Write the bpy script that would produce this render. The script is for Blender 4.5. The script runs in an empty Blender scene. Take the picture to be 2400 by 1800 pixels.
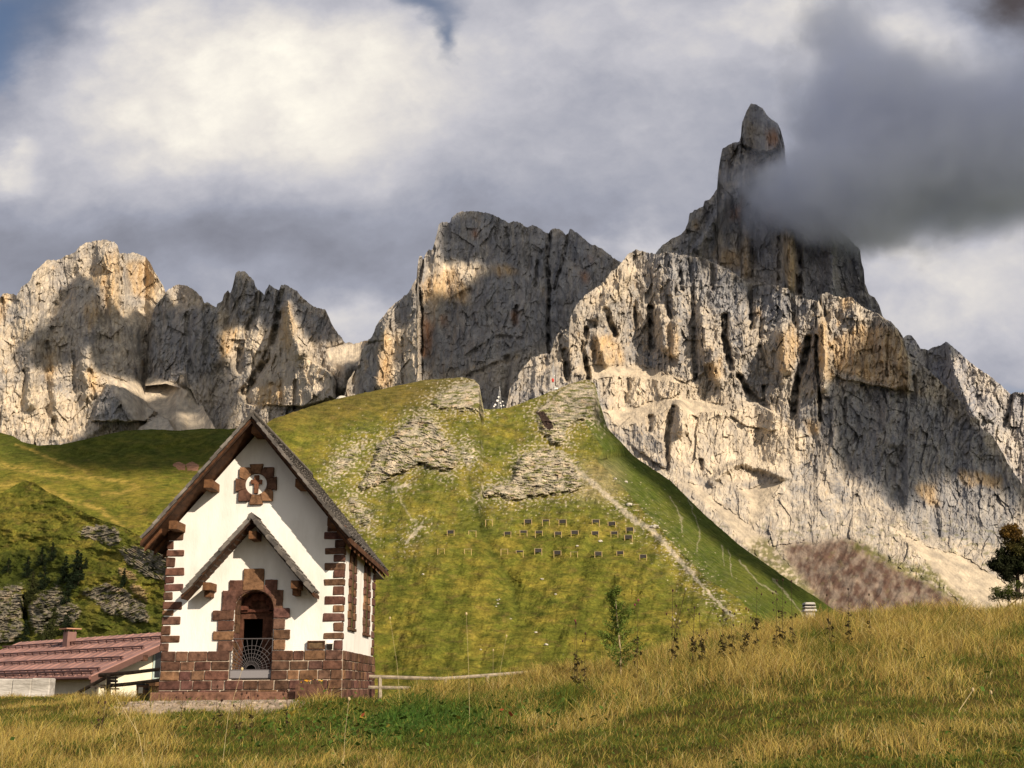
import bpy, bmesh, math, random
import numpy as np
from mathutils import Vector, Matrix

random.seed(7)
R = math.radians
sc = bpy.context.scene
COL = sc.collection

# ------------------------------------------------------------------ camera
FPX, IW, IH = 2700.0, 2400.0, 1800.0
PITCH, ROLL, EYE = R(14.77), R(0.5), 1.6
cam_data = bpy.data.cameras.new('camera')
cam_data.sensor_width = 36.0
cam_data.lens = 36.0 * FPX / IW
cam_data.clip_start, cam_data.clip_end = 0.1, 30000.0
cam = bpy.data.objects.new('camera', cam_data)
COL.objects.link(cam)
cam.matrix_world = (Matrix.Translation((0, 0, EYE)) @ Matrix.Rotation(R(90) + PITCH, 4, 'X')
                    @ Matrix.Rotation(-ROLL, 4, 'Z'))
sc.camera = cam

# ------------------------------------------------------------------ sun direction, exposure
SUN_AZ, SUN_EL = R(40), R(28)          # azimuth measured from straight behind the camera towards the right
SUN = np.array([math.sin(SUN_AZ) * math.cos(SUN_EL), -math.cos(SUN_AZ) * math.cos(SUN_EL), math.sin(SUN_EL)])
sun_data = bpy.data.lights.new('sun', 'SUN')
sun_data.energy, sun_data.angle, sun_data.color = 5.0, R(0.5), (1.0, 0.85, 0.66)
sun = bpy.data.objects.new('sun', sun_data)
COL.objects.link(sun)
sun.rotation_euler = Vector(SUN).to_track_quat('Z', 'Y').to_euler()
sc.view_settings.view_transform = 'Standard'
sc.view_settings.look = 'None'
sc.view_settings.exposure = 0.35
sc.view_settings.gamma = 1.0
sc.view_settings.use_curve_mapping = False
sc.render.engine = 'CYCLES'
cy = sc.cycles
cy.max_bounces, cy.diffuse_bounces, cy.glossy_bounces = 8, 3, 2
cy.transparent_max_bounces, cy.volume_bounces = 24, 6
cy.volume_step_rate = 1.0
cy.caustics_reflective = cy.caustics_refractive = False
cy.use_denoising = True


def ray(px, py):
    """photo pixel (2400 x 1800) -> (X/Y, (Z-EYE)/Y) of the line of sight"""
    ix, iy = px - IW / 2, IH / 2 - py
    x = ix * math.cos(ROLL) + iy * math.sin(ROLL)
    y = -ix * math.sin(ROLL) + iy * math.cos(ROLL)
    yd = math.cos(PITCH) - y / FPX * math.sin(PITCH)
    return x / FPX / yd, (math.sin(PITCH) + y / FPX * math.cos(PITCH)) / yd


def at(px, py, Y):
    a, b = ray(px, py)
    return Vector((a * Y, Y, EYE + b * Y))


# ------------------------------------------------------------------ world: Nishita sky behind broken cloud
wd = bpy.data.worlds.new('World')
sc.world = wd
wd.use_nodes = True
wt = wd.node_tree
wt.nodes.clear()


def wnode(t, **kw):
    n = wt.nodes.new(t)
    for k, v in kw.items():
        setattr(n, k, v)
    return n


def wmath(op, a, b=None, c=None, clamp=False):
    n = wnode('ShaderNodeMath', operation=op, use_clamp=clamp)
    for i, v in enumerate((a, b, c)):
        if v is None:
            continue
        if isinstance(v, (int, float)):
            n.inputs[i].default_value = v
        else:
            wt.links.new(v, n.inputs[i])
    return n.outputs[0]


def wvec(op, a, b=None):
    n = wnode('ShaderNodeVectorMath', operation=op)
    for i, v in enumerate((a, b)):
        if v is None:
            continue
        if isinstance(v, (tuple, list)):
            n.inputs[i].default_value = v
        else:
            wt.links.new(v, n.inputs[i])
    return n.outputs['Value'] if op == 'DOT_PRODUCT' else n.outputs[0]


def wnoise(vec, scale, detail, rough=0.5):
    n = wnode('ShaderNodeTexNoise')
    n.inputs['Scale'].default_value = scale
    n.inputs['Detail'].default_value = detail
    n.inputs['Roughness'].default_value = rough
    wt.links.new(vec, n.inputs['Vector'])
    return n


sky = wnode('ShaderNodeTexSky', sky_type='NISHITA', sun_disc=False)
sky.sun_elevation = SUN_EL
sky.sun_rotation = math.atan2(SUN[0], SUN[1])
sky.altitude = 2000
gen = wnode('ShaderNodeTexCoord').outputs['Generated']
sep = wnode('ShaderNodeSeparateXYZ')
wt.links.new(gen, sep.inputs[0])
yy = wmath('MAXIMUM', sep.outputs[1], 0.08)
comb = wnode('ShaderNodeCombineXYZ')
wt.links.new(wmath('DIVIDE', sep.outputs[0], yy), comb.inputs[0])
wt.links.new(wmath('DIVIDE', sep.outputs[2], yy), comb.inputs[1])
uv = comb.outputs[0]
# cloud texture runs along streaks that rise to the right
rot = wnode('ShaderNodeMapping')
rot.inputs['Rotation'].default_value = (0, 0, R(-24))
rot.inputs['Scale'].default_value = (0.85, 1.12, 1)
wt.links.new(uv, rot.inputs[0])
n1 = wnoise(rot.outputs[0], 5.0, 6, 0.52)
warp = wvec('SUBTRACT', n1.outputs['Color'], (0.5, 0.5, 0.5))
wsc = wnode('ShaderNodeVectorMath', operation='SCALE')
wsc.inputs['Scale'].default_value = 0.17
wt.links.new(warp, wsc.inputs[0])
n1b = wnoise(rot.outputs[0], 15.0, 5, 0.55)
wsc2 = wnode('ShaderNodeVectorMath', operation='SCALE')
wsc2.inputs['Scale'].default_value = 0.065
wt.links.new(wvec('SUBTRACT', n1b.outputs['Color'], (0.5, 0.5, 0.5)), wsc2.inputs[0])
uvw = wvec('ADD', wvec('ADD', uv, wsc.outputs[0]), wsc2.outputs[0])


def blob_sum(blobs, base):
    """blobs: (px, py, rx, ry, weight) in photo pixels, made into directions of the sky"""
    tot = base
    for (bx, by, rx, ry, w) in blobs:
        u, v = ray(bx, by)
        u2, v2 = ray(bx + rx, by - ry)
        d = wvec('SUBTRACT', uvw, (u, v, 0))
        d = wvec('MULTIPLY', d, (1 / abs(u2 - u), 1 / abs(v2 - v), 0))
        e = wmath('POWER', 2.718, wmath('MULTIPLY', wvec('DOT_PRODUCT', d, d), -1.0))
        tot = wmath('MULTIPLY_ADD', e, w, tot)
    return tot


LUM = [(690, 215, 330, 180, .36), (400, 170, 280, 130, .14), (950, 120, 190, 120, .10), (1500, 60, 520, 130, .12),
       (1860, 60, 100, 150, .12), (15, 350, 60, 50, .22), (250, 330, 300, 110, .09), (1480, 560, 120, 60, .22),
       (835, 775, 130, 55, .20), (2210, 700, 220, 110, .22), (2380, 620, 150, 90, .08), (2200, 130, 150, 100, .20), (2330, 270, 150, 50, .12),
       (120, 560, 460, 110, -.10), (700, 590, 420, 100, -.10), (1180, 500, 330, 90, -.07),
       (2080, 420, 330, 130, -.10), (1960, 200, 110, 130, -.12), (2390, 40, 110, 110, -.34), (60, 60, 150, 110, -.14)]
lum = blob_sum(LUM, 0.335)
n2 = wnoise(rot.outputs[0], 10.0, 7, 0.6)
n3 = wnoise(wvec('ADD', rot.outputs[0], wsc.outputs[0]), 24.0, 6, 0.58)
lum = wmath('MULTIPLY', lum, wmath('MULTIPLY_ADD', n2.outputs['Fac'], 0.85, 0.575))
lum = wmath('MULTIPLY', lum, wmath('MULTIPLY_ADD', n3.outputs['Fac'], 0.34, 0.83))
lum = wmath('MAXIMUM', lum, 0.03)
# brightness added to the unseen sky round the sun, to lift the shade
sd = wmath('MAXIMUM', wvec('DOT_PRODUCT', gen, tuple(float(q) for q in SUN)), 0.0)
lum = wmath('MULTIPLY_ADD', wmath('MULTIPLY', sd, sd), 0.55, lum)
cr = wnode('ShaderNodeValToRGB')
cr.color_ramp.elements[0].position, cr.color_ramp.elements[0].color = 0.0, (0.05, 0.038, 0.036, 1)
cr.color_ramp.elements[1].position, cr.color_ramp.elements[1].color = 1.0, (1.0, 0.95, 0.84, 1)
for p, c in ((.18, (.175, .180, .215)), (.30, (.275, .285, .340)), (.45, (.440, .435, .470)), (.62, (.64, .605, .565)), (.8, (.82, .775, .68))):
    e = cr.color_ramp.elements.new(p)
    e.color = c + (1,)
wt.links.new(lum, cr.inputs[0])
HOLES = [(20, 50, 170, 110, 1.0), (0, 160, 90, 60, .5), (1075, 60, 40, 60, .9), (1010, -30, 130, 50, .9), (2400, 890, 130, 45, 1.1), (340, -50, 240, 60, .8)]
hole = blob_sum(HOLES, 0.0)
hole = wmath('MULTIPLY_ADD', wmath('SUBTRACT', n2.outputs['Fac'], 0.5), 0.5, hole)
# open blue added overhead, out of view, to tint the shade
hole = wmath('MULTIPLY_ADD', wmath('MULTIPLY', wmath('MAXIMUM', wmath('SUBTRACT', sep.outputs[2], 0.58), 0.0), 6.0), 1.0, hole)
hole = wmath('MULTIPLY_ADD', hole, 1.15, -0.30, clamp=True)
bg1 = wnode('ShaderNodeBackground')
bg1.inputs[1].default_value = 0.075
wt.links.new(sky.outputs[0], bg1.inputs[0])
bg2 = wnode('ShaderNodeBackground')
bg2.inputs[1].default_value = 1.0
wt.links.new(cr.outputs[0], bg2.inputs[0])
mix = wnode('ShaderNodeMixShader')
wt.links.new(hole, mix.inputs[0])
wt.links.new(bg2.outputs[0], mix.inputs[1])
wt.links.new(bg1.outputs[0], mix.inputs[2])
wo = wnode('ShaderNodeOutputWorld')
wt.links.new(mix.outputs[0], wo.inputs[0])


# ------------------------------------------------------------------ helpers: noise, masks
_PR = np.random.RandomState(11)
_PERM = np.concatenate([_PR.permutation(1024)] * 2).astype(np.int32)
_GA = _PR.rand(1024) * 2 * np.pi
_GX, _GY = np.cos(_GA).astype(np.float32) * 1.5, np.sin(_GA).astype(np.float32) * 1.5


def vnoise(x, y, seed=0):
    """2-D gradient noise, about -1..1"""
    x, y = np.broadcast_arrays(np.asarray(x, np.float32), np.asarray(y, np.float32))
    flx, fly = np.floor(x), np.floor(y)
    fx, fy = x - flx, y - fly
    ix, iy = flx.astype(np.int32) & 1023, (fly.astype(np.int32) + seed * 57) & 1023
    ux, uy = fx * fx * fx * (fx * (fx * 6 - 15) + 10), fy * fy * fy * (fy * (fy * 6 - 15) + 10)
    p0, p1 = _PERM[ix], _PERM[ix + 1]
    a00, a10, a01, a11 = _PERM[p0 + iy], _PERM[p1 + iy], _PERM[p0 + iy + 1 & 2047], _PERM[p1 + iy + 1 & 2047]
    n00 = _GX[a00] * fx + _GY[a00] * fy
    n10 = _GX[a10] * (fx - 1) + _GY[a10] * fy
    n01 = _GX[a01] * fx + _GY[a01] * (fy - 1)
    n11 = _GX[a11] * (fx - 1) + _GY[a11] * (fy - 1)
    n00 = n00 + (n10 - n00) * ux
    n01 = n01 + (n11 - n01) * ux
    return n00 + (n01 - n00) * uy


def facets(x, y, seed=0, tilt=1.0):
    """angular blocks: every cell of a random tiling is a plane with its own height and tilt"""
    x, y = np.broadcast_arrays(np.asarray(x, np.float32), np.asarray(y, np.float32))
    flx, fly = np.floor(x), np.floor(y)
    best = np.full(x.shape, 9e9, np.float32)
    out = np.zeros(x.shape, np.float32)
    r = np.random.RandomState(seed + 500)
    tj = [r.rand(1024).astype(np.float32) for _ in range(5)]
    for dx in (-1, 0, 1):
        for dy in (-1, 0, 1):
            h = _PERM[_PERM[(flx.astype(np.int32) + dx) & 1023] + ((fly.astype(np.int32) + dy + seed * 31) & 1023) & 2047]
            px, py = x - (flx + dx + tj[0][h]), y - (fly + dy + tj[1][h])
            d = px * px + py * py
            m = d < best
            best = np.where(m, d, best)
            out = np.where(m, (tj[2][h] - .5) * .38 + tilt * ((tj[3][h] - .5) * px * 2 + (tj[4][h] - .5) * py * 2), out)
    return out


def fbm(x, y, o=4, seed=0, gain=0.5):
    s, a, t = 0, 1.0, 0
    for k in range(o):
        s = s + a * vnoise(x * 2 ** k + 17.3 * k, y * 2 ** k - 9.1 * k, seed + k)
        t += a
        a *= gain
    return s / t


def ridged(x, y, o=4, seed=0, gain=0.5):
    """sharp crests: 1 on a crest, 0 in a hollow"""
    s, a, t = 0, 1.0, 0
    for k in range(o):
        s = s + a * (1 - np.minimum(1, np.abs(vnoise(x * 2 ** k + 31.7 * k, y * 2 ** k + 5.3 * k, seed + k)) * 1.6))
        t += a
        a *= gain
    return s / t


def sstep(a, b, x):
    t = np.clip((x - a) / (b - a), 0, 1)
    return t * t * (3 - 2 * t)


def inpoly(x, y, poly):
    r = np.zeros(np.broadcast(x, y).shape, bool)
    n = len(poly)
    for i in range(n):
        x0, y0 = poly[i]
        x1, y1 = poly[(i + 1) % n]
        if y0 == y1:
            continue
        c = ((y0 > y) != (y1 > y)) & (x < (x1 - x0) * (y - y0) / (y1 - y0) + x0)
        r ^= c
    return r


def pmask(x, y, poly, rough=6.0, freq=40.0, seed=3):
    """polygon with a ragged edge"""
    key = (id(x), freq, seed)
    if key not in _WARP:
        if len(_WARP) > 24:
            _WARP.clear()
        _WARP[key] = (x, fbm(x / freq, y / freq, 4, seed, .6).astype(np.float32), fbm(x / freq + 50, y / freq + 20, 4, seed + 9, .6).astype(np.float32))
    _, nx, ny = _WARP[key]
    a, b = np.array(poly).min(0) - rough, np.array(poly).max(0) + rough
    out = np.zeros(x.shape)
    box = (x > a[0]) & (x < b[0]) & (y > a[1]) & (y < b[1])
    out[box] = inpoly(x[box] + rough * nx[box], y[box] + rough * ny[box], poly)
    return out


_WARP = {}


def pdist(x, y, line):
    d = np.full(np.broadcast(x, y).shape, 1e9)
    la, lb = np.array(line).min(0) - 90, np.array(line).max(0) + 90
    box = (x > la[0]) & (x < lb[0]) & (y > la[1]) & (y < lb[1])
    d[box] = _pd(x[box], y[box], line)
    return d


def _pd(x, y, line):
    d = np.full(x.shape, 1e9)
    for (x0, y0), (x1, y1) in zip(line[:-1], line[1:]):
        dx, dy = x1 - x0, y1 - y0
        t = np.clip(((x - x0) * dx + (y - y0) * dy) / (dx * dx + dy * dy + 1e-9), 0, 1)
        d = np.minimum(d, np.hypot(x - x0 - t * dx, y - y0 - t * dy))
    return d


def zoomed(ox, oy, s):
    return lambda pts: [(ox + a * s, oy + b * s) for a, b in pts]


Z3 = zoomed(0, 520, .3888)
Z4 = zoomed(780, 460, .3165)
Z5 = zoomed(1300, 200, .4973)
Z6 = zoomed(1300, 800, .4973)
Z7 = zoomed(640, 860, .4069)
Z2 = zoomed(0, 1180, .2893)
ZB = zoomed(1000, 1180, .2712)


def lin(*c):
    return np.array([((v / 255 + .055) / 1.055) ** 2.4 if v > 10 else v / 255 / 12.92 for v in c])


# ------------------------------------------------------------------ helpers: materials
def material(name, rough=0.9, spec=0.2):
    m = bpy.data.materials.new(name)
    m.use_nodes = True
    b = m.node_tree.nodes['Principled BSDF']
    b.inputs['Roughness'].default_value = rough
    b.inputs['Specular IOR Level'].default_value = spec
    return m, m.node_tree, b


def noisy(name, c0, c1, scale, rough=0.9, bump=0.0, bscale=None, attr=None, stretch=(1, 1, 1), detail=6, spec=0.2, bdist=0.02, contrast=(0.35, 0.65)):
    """two colours mixed by noise, or an attribute colour varied by noise, with bump"""
    m, nt, b = material(name, rough, spec)
    tc = nt.nodes.new('ShaderNodeTexCoord')
    mp = nt.nodes.new('ShaderNodeMapping')
    mp.inputs['Scale'].default_value = stretch
    nt.links.new(tc.outputs['Object'], mp.inputs[0])
    n = nt.nodes.new('ShaderNodeTexNoise')
    n.inputs['Scale'].default_value = scale
    n.inputs['Detail'].default_value = detail
    n.inputs['Roughness'].default_value = 0.62
    nt.links.new(mp.outputs[0], n.inputs['Vector'])
    ramp = nt.nodes.new('ShaderNodeValToRGB')
    ramp.color_ramp.elements[0].position, ramp.color_ramp.elements[1].position = contrast
    ramp.color_ramp.elements[0].color = tuple(c0) + (1,)
    ramp.color_ramp.elements[1].color = tuple(c1) + (1,)
    nt.links.new(n.outputs['Fac'], ramp.inputs[0])
    out = ramp.outputs[0]
    if attr:
        a = nt.nodes.new('ShaderNodeAttribute')
        a.attribute_name = attr
        mx = nt.nodes.new('ShaderNodeMix')
        mx.data_type, mx.blend_type = 'RGBA', 'MULTIPLY'
        mx.inputs[0].default_value = 1.0
        nt.links.new(a.outputs['Color'], mx.inputs[6])
        nt.links.new(out, mx.inputs[7])
        out = mx.outputs[2]
    nt.links.new(out, b.inputs['Base Color'])
    if bump:
        n2 = nt.nodes.new('ShaderNodeTexNoise')
        n2.inputs['Scale'].default_value = bscale or scale * 2
        n2.inputs['Detail'].default_value = 8
        n2.inputs['Roughness'].default_value = 0.65
        nt.links.new(mp.outputs[0], n2.inputs['Vector'])
        bp = nt.nodes.new('ShaderNodeBump')
        bp.inputs['Strength'].default_value = bump
        bp.inputs['Distance'].default_value = bdist
        nt.links.new(n2.outputs['Fac'], bp.inputs['Height'])
        nt.links.new(bp.outputs[0], b.inputs['Normal'])
    return m


# ------------------------------------------------------------------ helpers: objects
def tag(o, label=None, cat=None, group=None, kind=None):
    if label:
        o['label'] = label
    if cat:
        o['category'] = cat
    if group:
        o['group'] = group
    if kind:
        o['kind'] = kind
    return o


def empty(name, loc=(0, 0, 0), rz=0.0):
    o = bpy.data.objects.new(name, None)
    COL.objects.link(o)
    o.location = loc
    o.rotation_euler = (0, 0, rz)
    return o


def np_mesh(name, verts, faces, mat=None, colors=None, smooth=False, parent=None):
    """verts (n,3), faces (m,k) numpy -> one object"""
    me = bpy.data.meshes.new(name)
    verts = np.asarray(verts, np.float32)
    faces = np.asarray(faces, np.int32)
    m, k = faces.shape
    me.vertices.add(len(verts))
    me.vertices.foreach_set('co', verts.ravel())
    me.loops.add(m * k)
    me.loops.foreach_set('vertex_index', faces.ravel())
    me.polygons.add(m)
    me.polygons.foreach_set('loop_start', np.arange(0, m * k, k, dtype=np.int32))
    me.polygons.foreach_set('use_smooth', np.full(m, smooth))
    me.update(calc_edges=True)
    if colors is not None:
        at_ = me.color_attributes.new('Col', 'FLOAT_COLOR', 'POINT')
        c = np.ones((len(verts), 4), np.float32)
        c[:, :3] = colors
        at_.data.foreach_set('color', c.ravel())
    if mat:
        me.materials.append(mat)
    o = bpy.data.objects.new(name, me)
    COL.objects.link(o)
    if parent:
        o.parent = parent
    return o


def grid_faces(nr, nc):
    i = np.arange(nr * nc).reshape(nr, nc)
    return np.stack([i[:-1, :-1].ravel(), i[:-1, 1:].ravel(), i[1:, 1:].ravel(), i[1:, :-1].ravel()], 1)


SHADE_PTS = []          # (points, shaded?) used to place the cloud cover that shades the mountains


def sheet(name, label, cat, ridge, base, yb, slope, disp, colour, mat, step, rows, jag=(0, 0, 0), shade=None, seed=1, back=(20, 90, 300), smooth=False, behind=(), spread=True):
    """a hill or mountain: the face rises from its foot at distance yb with the given slope angles, turns over its
    crest and falls away behind it.  ridge and base are outlines measured in the photo."""
    rx_, ry_ = np.array(ridge, float).T
    xs = np.arange(rx_.min(), rx_.max() + step * .5, step)
    ry = np.interp(xs, rx_, ry_)
    amp, f1, f2 = jag
    if amp:
        ry = ry + amp * fbm(xs / f1, xs * 0 + seed * 3.1, 3, seed, .55) + amp * .6 * np.abs(vnoise(xs / f2, xs * 0 + 7.7, seed + 5)) - amp * .2
    by = np.interp(xs, *np.array(base, float).T)
    by = np.maximum(by, ry + 6)
    t = np.linspace(0, 1, rows)[:, None]
    PX = np.repeat(xs[None, :], rows, 0)
    PY = by + (ry - by) * t
    S = np.tan(np.radians(slope(PX, PY)))
    kk = np.ones(17) / 17
    for _ in range(2 if spread else 0):    # a break of slope spreads sideways, it never cuts a column off
        S = np.apply_along_axis(lambda v: np.convolve(np.pad(v, 8, 'edge'), kk, 'valid'), 1, S)
    RX, RZ = ray(PX, PY)
    Y = np.zeros_like(PX)
    Y[0] = yb(xs)
    for r in range(1, rows):
        ts = np.maximum(S[r], RZ[r] + .06)
        z0 = Y[r - 1] * RZ[r - 1]
        Y[r] = np.maximum((z0 - Y[r - 1] * ts) / (RZ[r] - ts), Y[r - 1] + .001)
    Y = Y + disp(PX, PY, t)
    P = np.stack([RX * Y, Y, EYE + RZ * Y], -1)
    C = colour(PX, PY, P)
    zb = P[0, :, 2].min() - 30
    parts, cols = [P], [C]
    top = P[-1]
    for k, d in enumerate(back):
        b = top.copy()
        b[:, 1] += d
        b[:, 0] *= 1 + d / top[:, 1].mean()
        f = (.04, .35, 1.0)[k]
        b[:, 2] = top[:, 2] * (1 - f) + np.minimum(zb, top[:, 2]) * f
        parts.append(b[None])
        cols.append(C[-1:])
    V = np.concatenate(parts, 0)
    CC = np.concatenate(cols, 0)
    nr, nc = V.shape[:2]
    o = np_mesh(name, V.reshape(-1, 3), grid_faces(nr, nc), mat, CC.reshape(-1, 3), smooth)
    tag(o, label, cat, None, 'structure')
    sh = shade(PX, PY) if shade else np.zeros_like(PX)
    for q in behind:                       # parts nobody sees have no say in where the shade falls
        qx, qy = np.array(q, float).T
        sh = np.where((PY > np.interp(PX, qx, qy, left=1e9, right=1e9)), -1, sh)
    SHADE_PTS.append((P[::3, ::3].reshape(-1, 3), sh[::3, ::3].ravel()))
    return o, (PX, PY, P)
# ------------------------------------------------------------------ mountains
def rock_material():
    m = noisy('dolomite rock', (.70, .70, .72), (1.25, 1.23, 1.18), 0.06, rough=0.95, bump=0.7, bscale=0.13, attr='Col', stretch=(1, 1, .45), detail=9, spec=.05, bdist=6.0)
    return m


ROCK = rock_material()
GREY, PALE, OCHRE, DARKR, RUST = map(np.array, ((.235, .24, .26), (.52, .445, .345), (.55, .385, .20), (.105, .10, .105), (.42, .20, .085)))


def mixc(c, d, m):
    return c + (np.asarray(d) - c) * np.clip(m, 0, 1)[..., None]


def rock_disp(px, py, seed, amp, rib=55.0, tall=3.6, lean=0.0):
    """buttresses, gullies and chimneys running down the wall"""
    x = px + lean * py
    wx = x + 24 * fbm(x / 150, py / 190, 3, seed) + 7 * fbm(x / 34, py / 60, 3, seed + 3)
    d = -amp * (ridged(wx / (rib * 2.4), py / (rib * 6), 2, seed + 1) - .5) * .8
    d += -amp * .38 * (ridged(wx / rib, py / (rib * tall), 3, seed + 2, .5) - .5)
    d += amp * .50 * facets(wx / (rib * .8), py / (rib * 1.9), seed + 4, 1.3)
    d += amp * .30 * facets(wx / (rib * .34) + .15 * py / rib, py / (rib * .8), seed + 5, 1.4)
    d += amp * .17 * facets(x / 8.5 + .2 * py / 12, py / 15, seed + 6, 1.5)
    d += amp * .10 * (1 - 2 * ridged(wx / 17, py / 46, 3, seed + 7, .6))
    d += amp * .20 * fbm(wx / 7, py / 12, 3, seed + 11, .65)
    return d


def strata(px, py, seed, lo=52, hi=84, per=16.0, dip=0.05):
    """slope angle of the face: steep steps between ledges"""
    y = py + dip * px + 9 * fbm(px / 120, py / 90, 3, seed)
    n = .6 * vnoise(px / 230, y / per, seed + 2) + .4 * vnoise(px / 90, y / (per * .45), seed + 4)
    return lo + (hi - lo) * sstep(-.45, .35, n)


def soft(m, n=9):
    k = np.ones(n) / n
    m = np.apply_along_axis(lambda v: np.convolve(v, k, 'same'), 1, m)
    return np.apply_along_axis(lambda v: np.convolve(v, k, 'same'), 0, m)


def rock_colour(px, py, P, seed, ochre=(), pale=(), rust=(), grey=(), ledge=.5, base=.5, veg=0):
    dy = np.gradient(P[..., 1], axis=0)
    dz = np.gradient(P[..., 2], axis=0)
    ang = np.degrees(np.arctan2(dz, dy))
    n = fbm(px / 60, py / 110, 5, seed + 20, .6)
    st = fbm(px / 7, py / 90, 4, seed + 22, .6)
    c = GREY + (PALE - GREY) * np.clip(base + .75 * n + .30 * st, 0, 1)[..., None]
    c = mixc(c, PALE * 1.02, ledge * sstep(56, 40, ang))
    c = mixc(c, DARKR * 1.4, .42 * sstep(.12, .5, fbm(px / 6, py / 70, 4, seed + 31, .6) + .5 * fbm(px / 40, py / 50, 3, seed + 33)))
    spots = sstep(.30, .55, fbm(px / 30, py / 55, 4, seed + 41, .6))
    c = mixc(c, OCHRE, .42 * spots)

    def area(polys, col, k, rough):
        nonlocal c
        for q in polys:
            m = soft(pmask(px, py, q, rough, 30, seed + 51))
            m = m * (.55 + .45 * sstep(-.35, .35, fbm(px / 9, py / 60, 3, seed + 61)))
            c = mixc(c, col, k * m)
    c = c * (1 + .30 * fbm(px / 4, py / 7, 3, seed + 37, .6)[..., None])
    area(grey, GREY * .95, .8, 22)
    area(pale, PALE * 1.08, .85, 12)
    area(ochre, OCHRE, .72, 14)
    area(rust, RUST, .7, 10)
    return c


def gullies(px, py, feats, seed):
    """feats: (outline in photo pixels, half width, depth in metres; negative = a rib standing out)"""
    wx = px + 5 * fbm(px / 12, py / 20, 4, seed + 71, .6)
    wy = py + 5 * fbm(px / 12 + 9, py / 20, 4, seed + 72, .6)
    cut = .45 + .55 * sstep(-.35, .25, fbm(px / 22, py / 34, 3, seed + 73))
    d = np.zeros_like(px)
    for line, w, a in feats:
        q = pdist(wx, wy, line) / w
        d += a * (np.exp(-q ** 2) if a < 0 else .7 * cut * np.exp(-q ** 4 * 1.6))
    return d


def blocks(px, py, feats, seed):
    """towers and slabs standing out of the wall: (polygon, metres proud of the wall, lean per pixel towards the right)"""
    d = np.zeros_like(px)
    for poly, a, lean in feats:
        m = pmask(px, py, poly, 7, 26, seed + 81)
        k = np.ones(5) / 5
        m = np.apply_along_axis(lambda v: np.convolve(v, k, 'same'), 1, m)
        cx = np.mean([p[0] for p in poly])
        d -= m * (a + lean * (px - cx))
    return d


def shade_polys(dark, lit=(), rough=16):
    def f(px, py):
        m = np.zeros_like(px)
        for q in dark:
            m = np.maximum(m, pmask(px, py, q, rough, 60, 5))
        for q in lit:
            m = m * (1 - pmask(px, py, q, rough, 60, 8))
        return m
    return f


E_RIDGE = [(1100, 1320), (1140, 1110), (1165, 1010), (1185, 960), (1195, 913), (1223, 865), (1248, 837), (1290, 827), (1302, 792), (1315, 773), (1334, 772), (1337, 745), (1350, 716), (1372, 691), (1410, 666), (1432, 640)] + \
    Z5([(300, 850), (325, 825), (345, 795), (390, 772), (420, 785), (470, 795), (520, 790), (560, 788), (600, 800), (640, 805), (690, 815), (740, 830), (790, 855), (840, 880), (890, 920), (920, 935), (960, 925), (1000, 935), (1050, 945), (1100, 960), (1120, 1000), (1130, 1010), (1135, 985), (1145, 990), (1150, 1010), (1200, 1005), (1240, 1020), (1255, 990), (1280, 975), (1320, 995), (1360, 1000), (1400, 1000), (1440, 1035), (1480, 1060), (1530, 1080), (1560, 1100), (1600, 1130), (1640, 1180), (1655, 1230), (1665, 1270), (1700, 1290), (1760, 1340), (1830, 1410), (1890, 1460), (1940, 1530), (1960, 1570)]) + \
    Z6([(1990, 394), (2010, 410), (2060, 440), (2090, 490), (2120, 540), (2150, 600), (2180, 640), (2212, 690), (2300, 760), (2450, 900)])
H_RIDGE = [(405, 1600), (450, 1520), (500, 1400), (530, 1250), (560, 1090), (600, 1010), (640, 982), (700, 962), (760, 942), (830, 926), (900, 911), (998, 890), (1050, 887), (1085, 884), (1112, 890), (1123, 902), (1130, 940), (1134, 958), (1150, 960), (1194, 955), (1235, 940), (1280, 922), (1330, 902), (1367, 890), (1380, 891), (1394, 898), (1404, 940), (1424, 1003), (1486, 1069), (1573, 1128), (1649, 1204), (1736, 1280), (1844, 1356), (1920, 1405), (2000, 1460)]
L_RIDGE = [(-90, 1000), (0, 1014), (30, 1022), (54, 1036), (90, 1044), (141, 1042), (180, 1034), (217, 1025), (293, 1009), (358, 1006), (423, 1009), (477, 1004), (532, 1006), (600, 1000), (740, 1020), (1000, 1080)]

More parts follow.
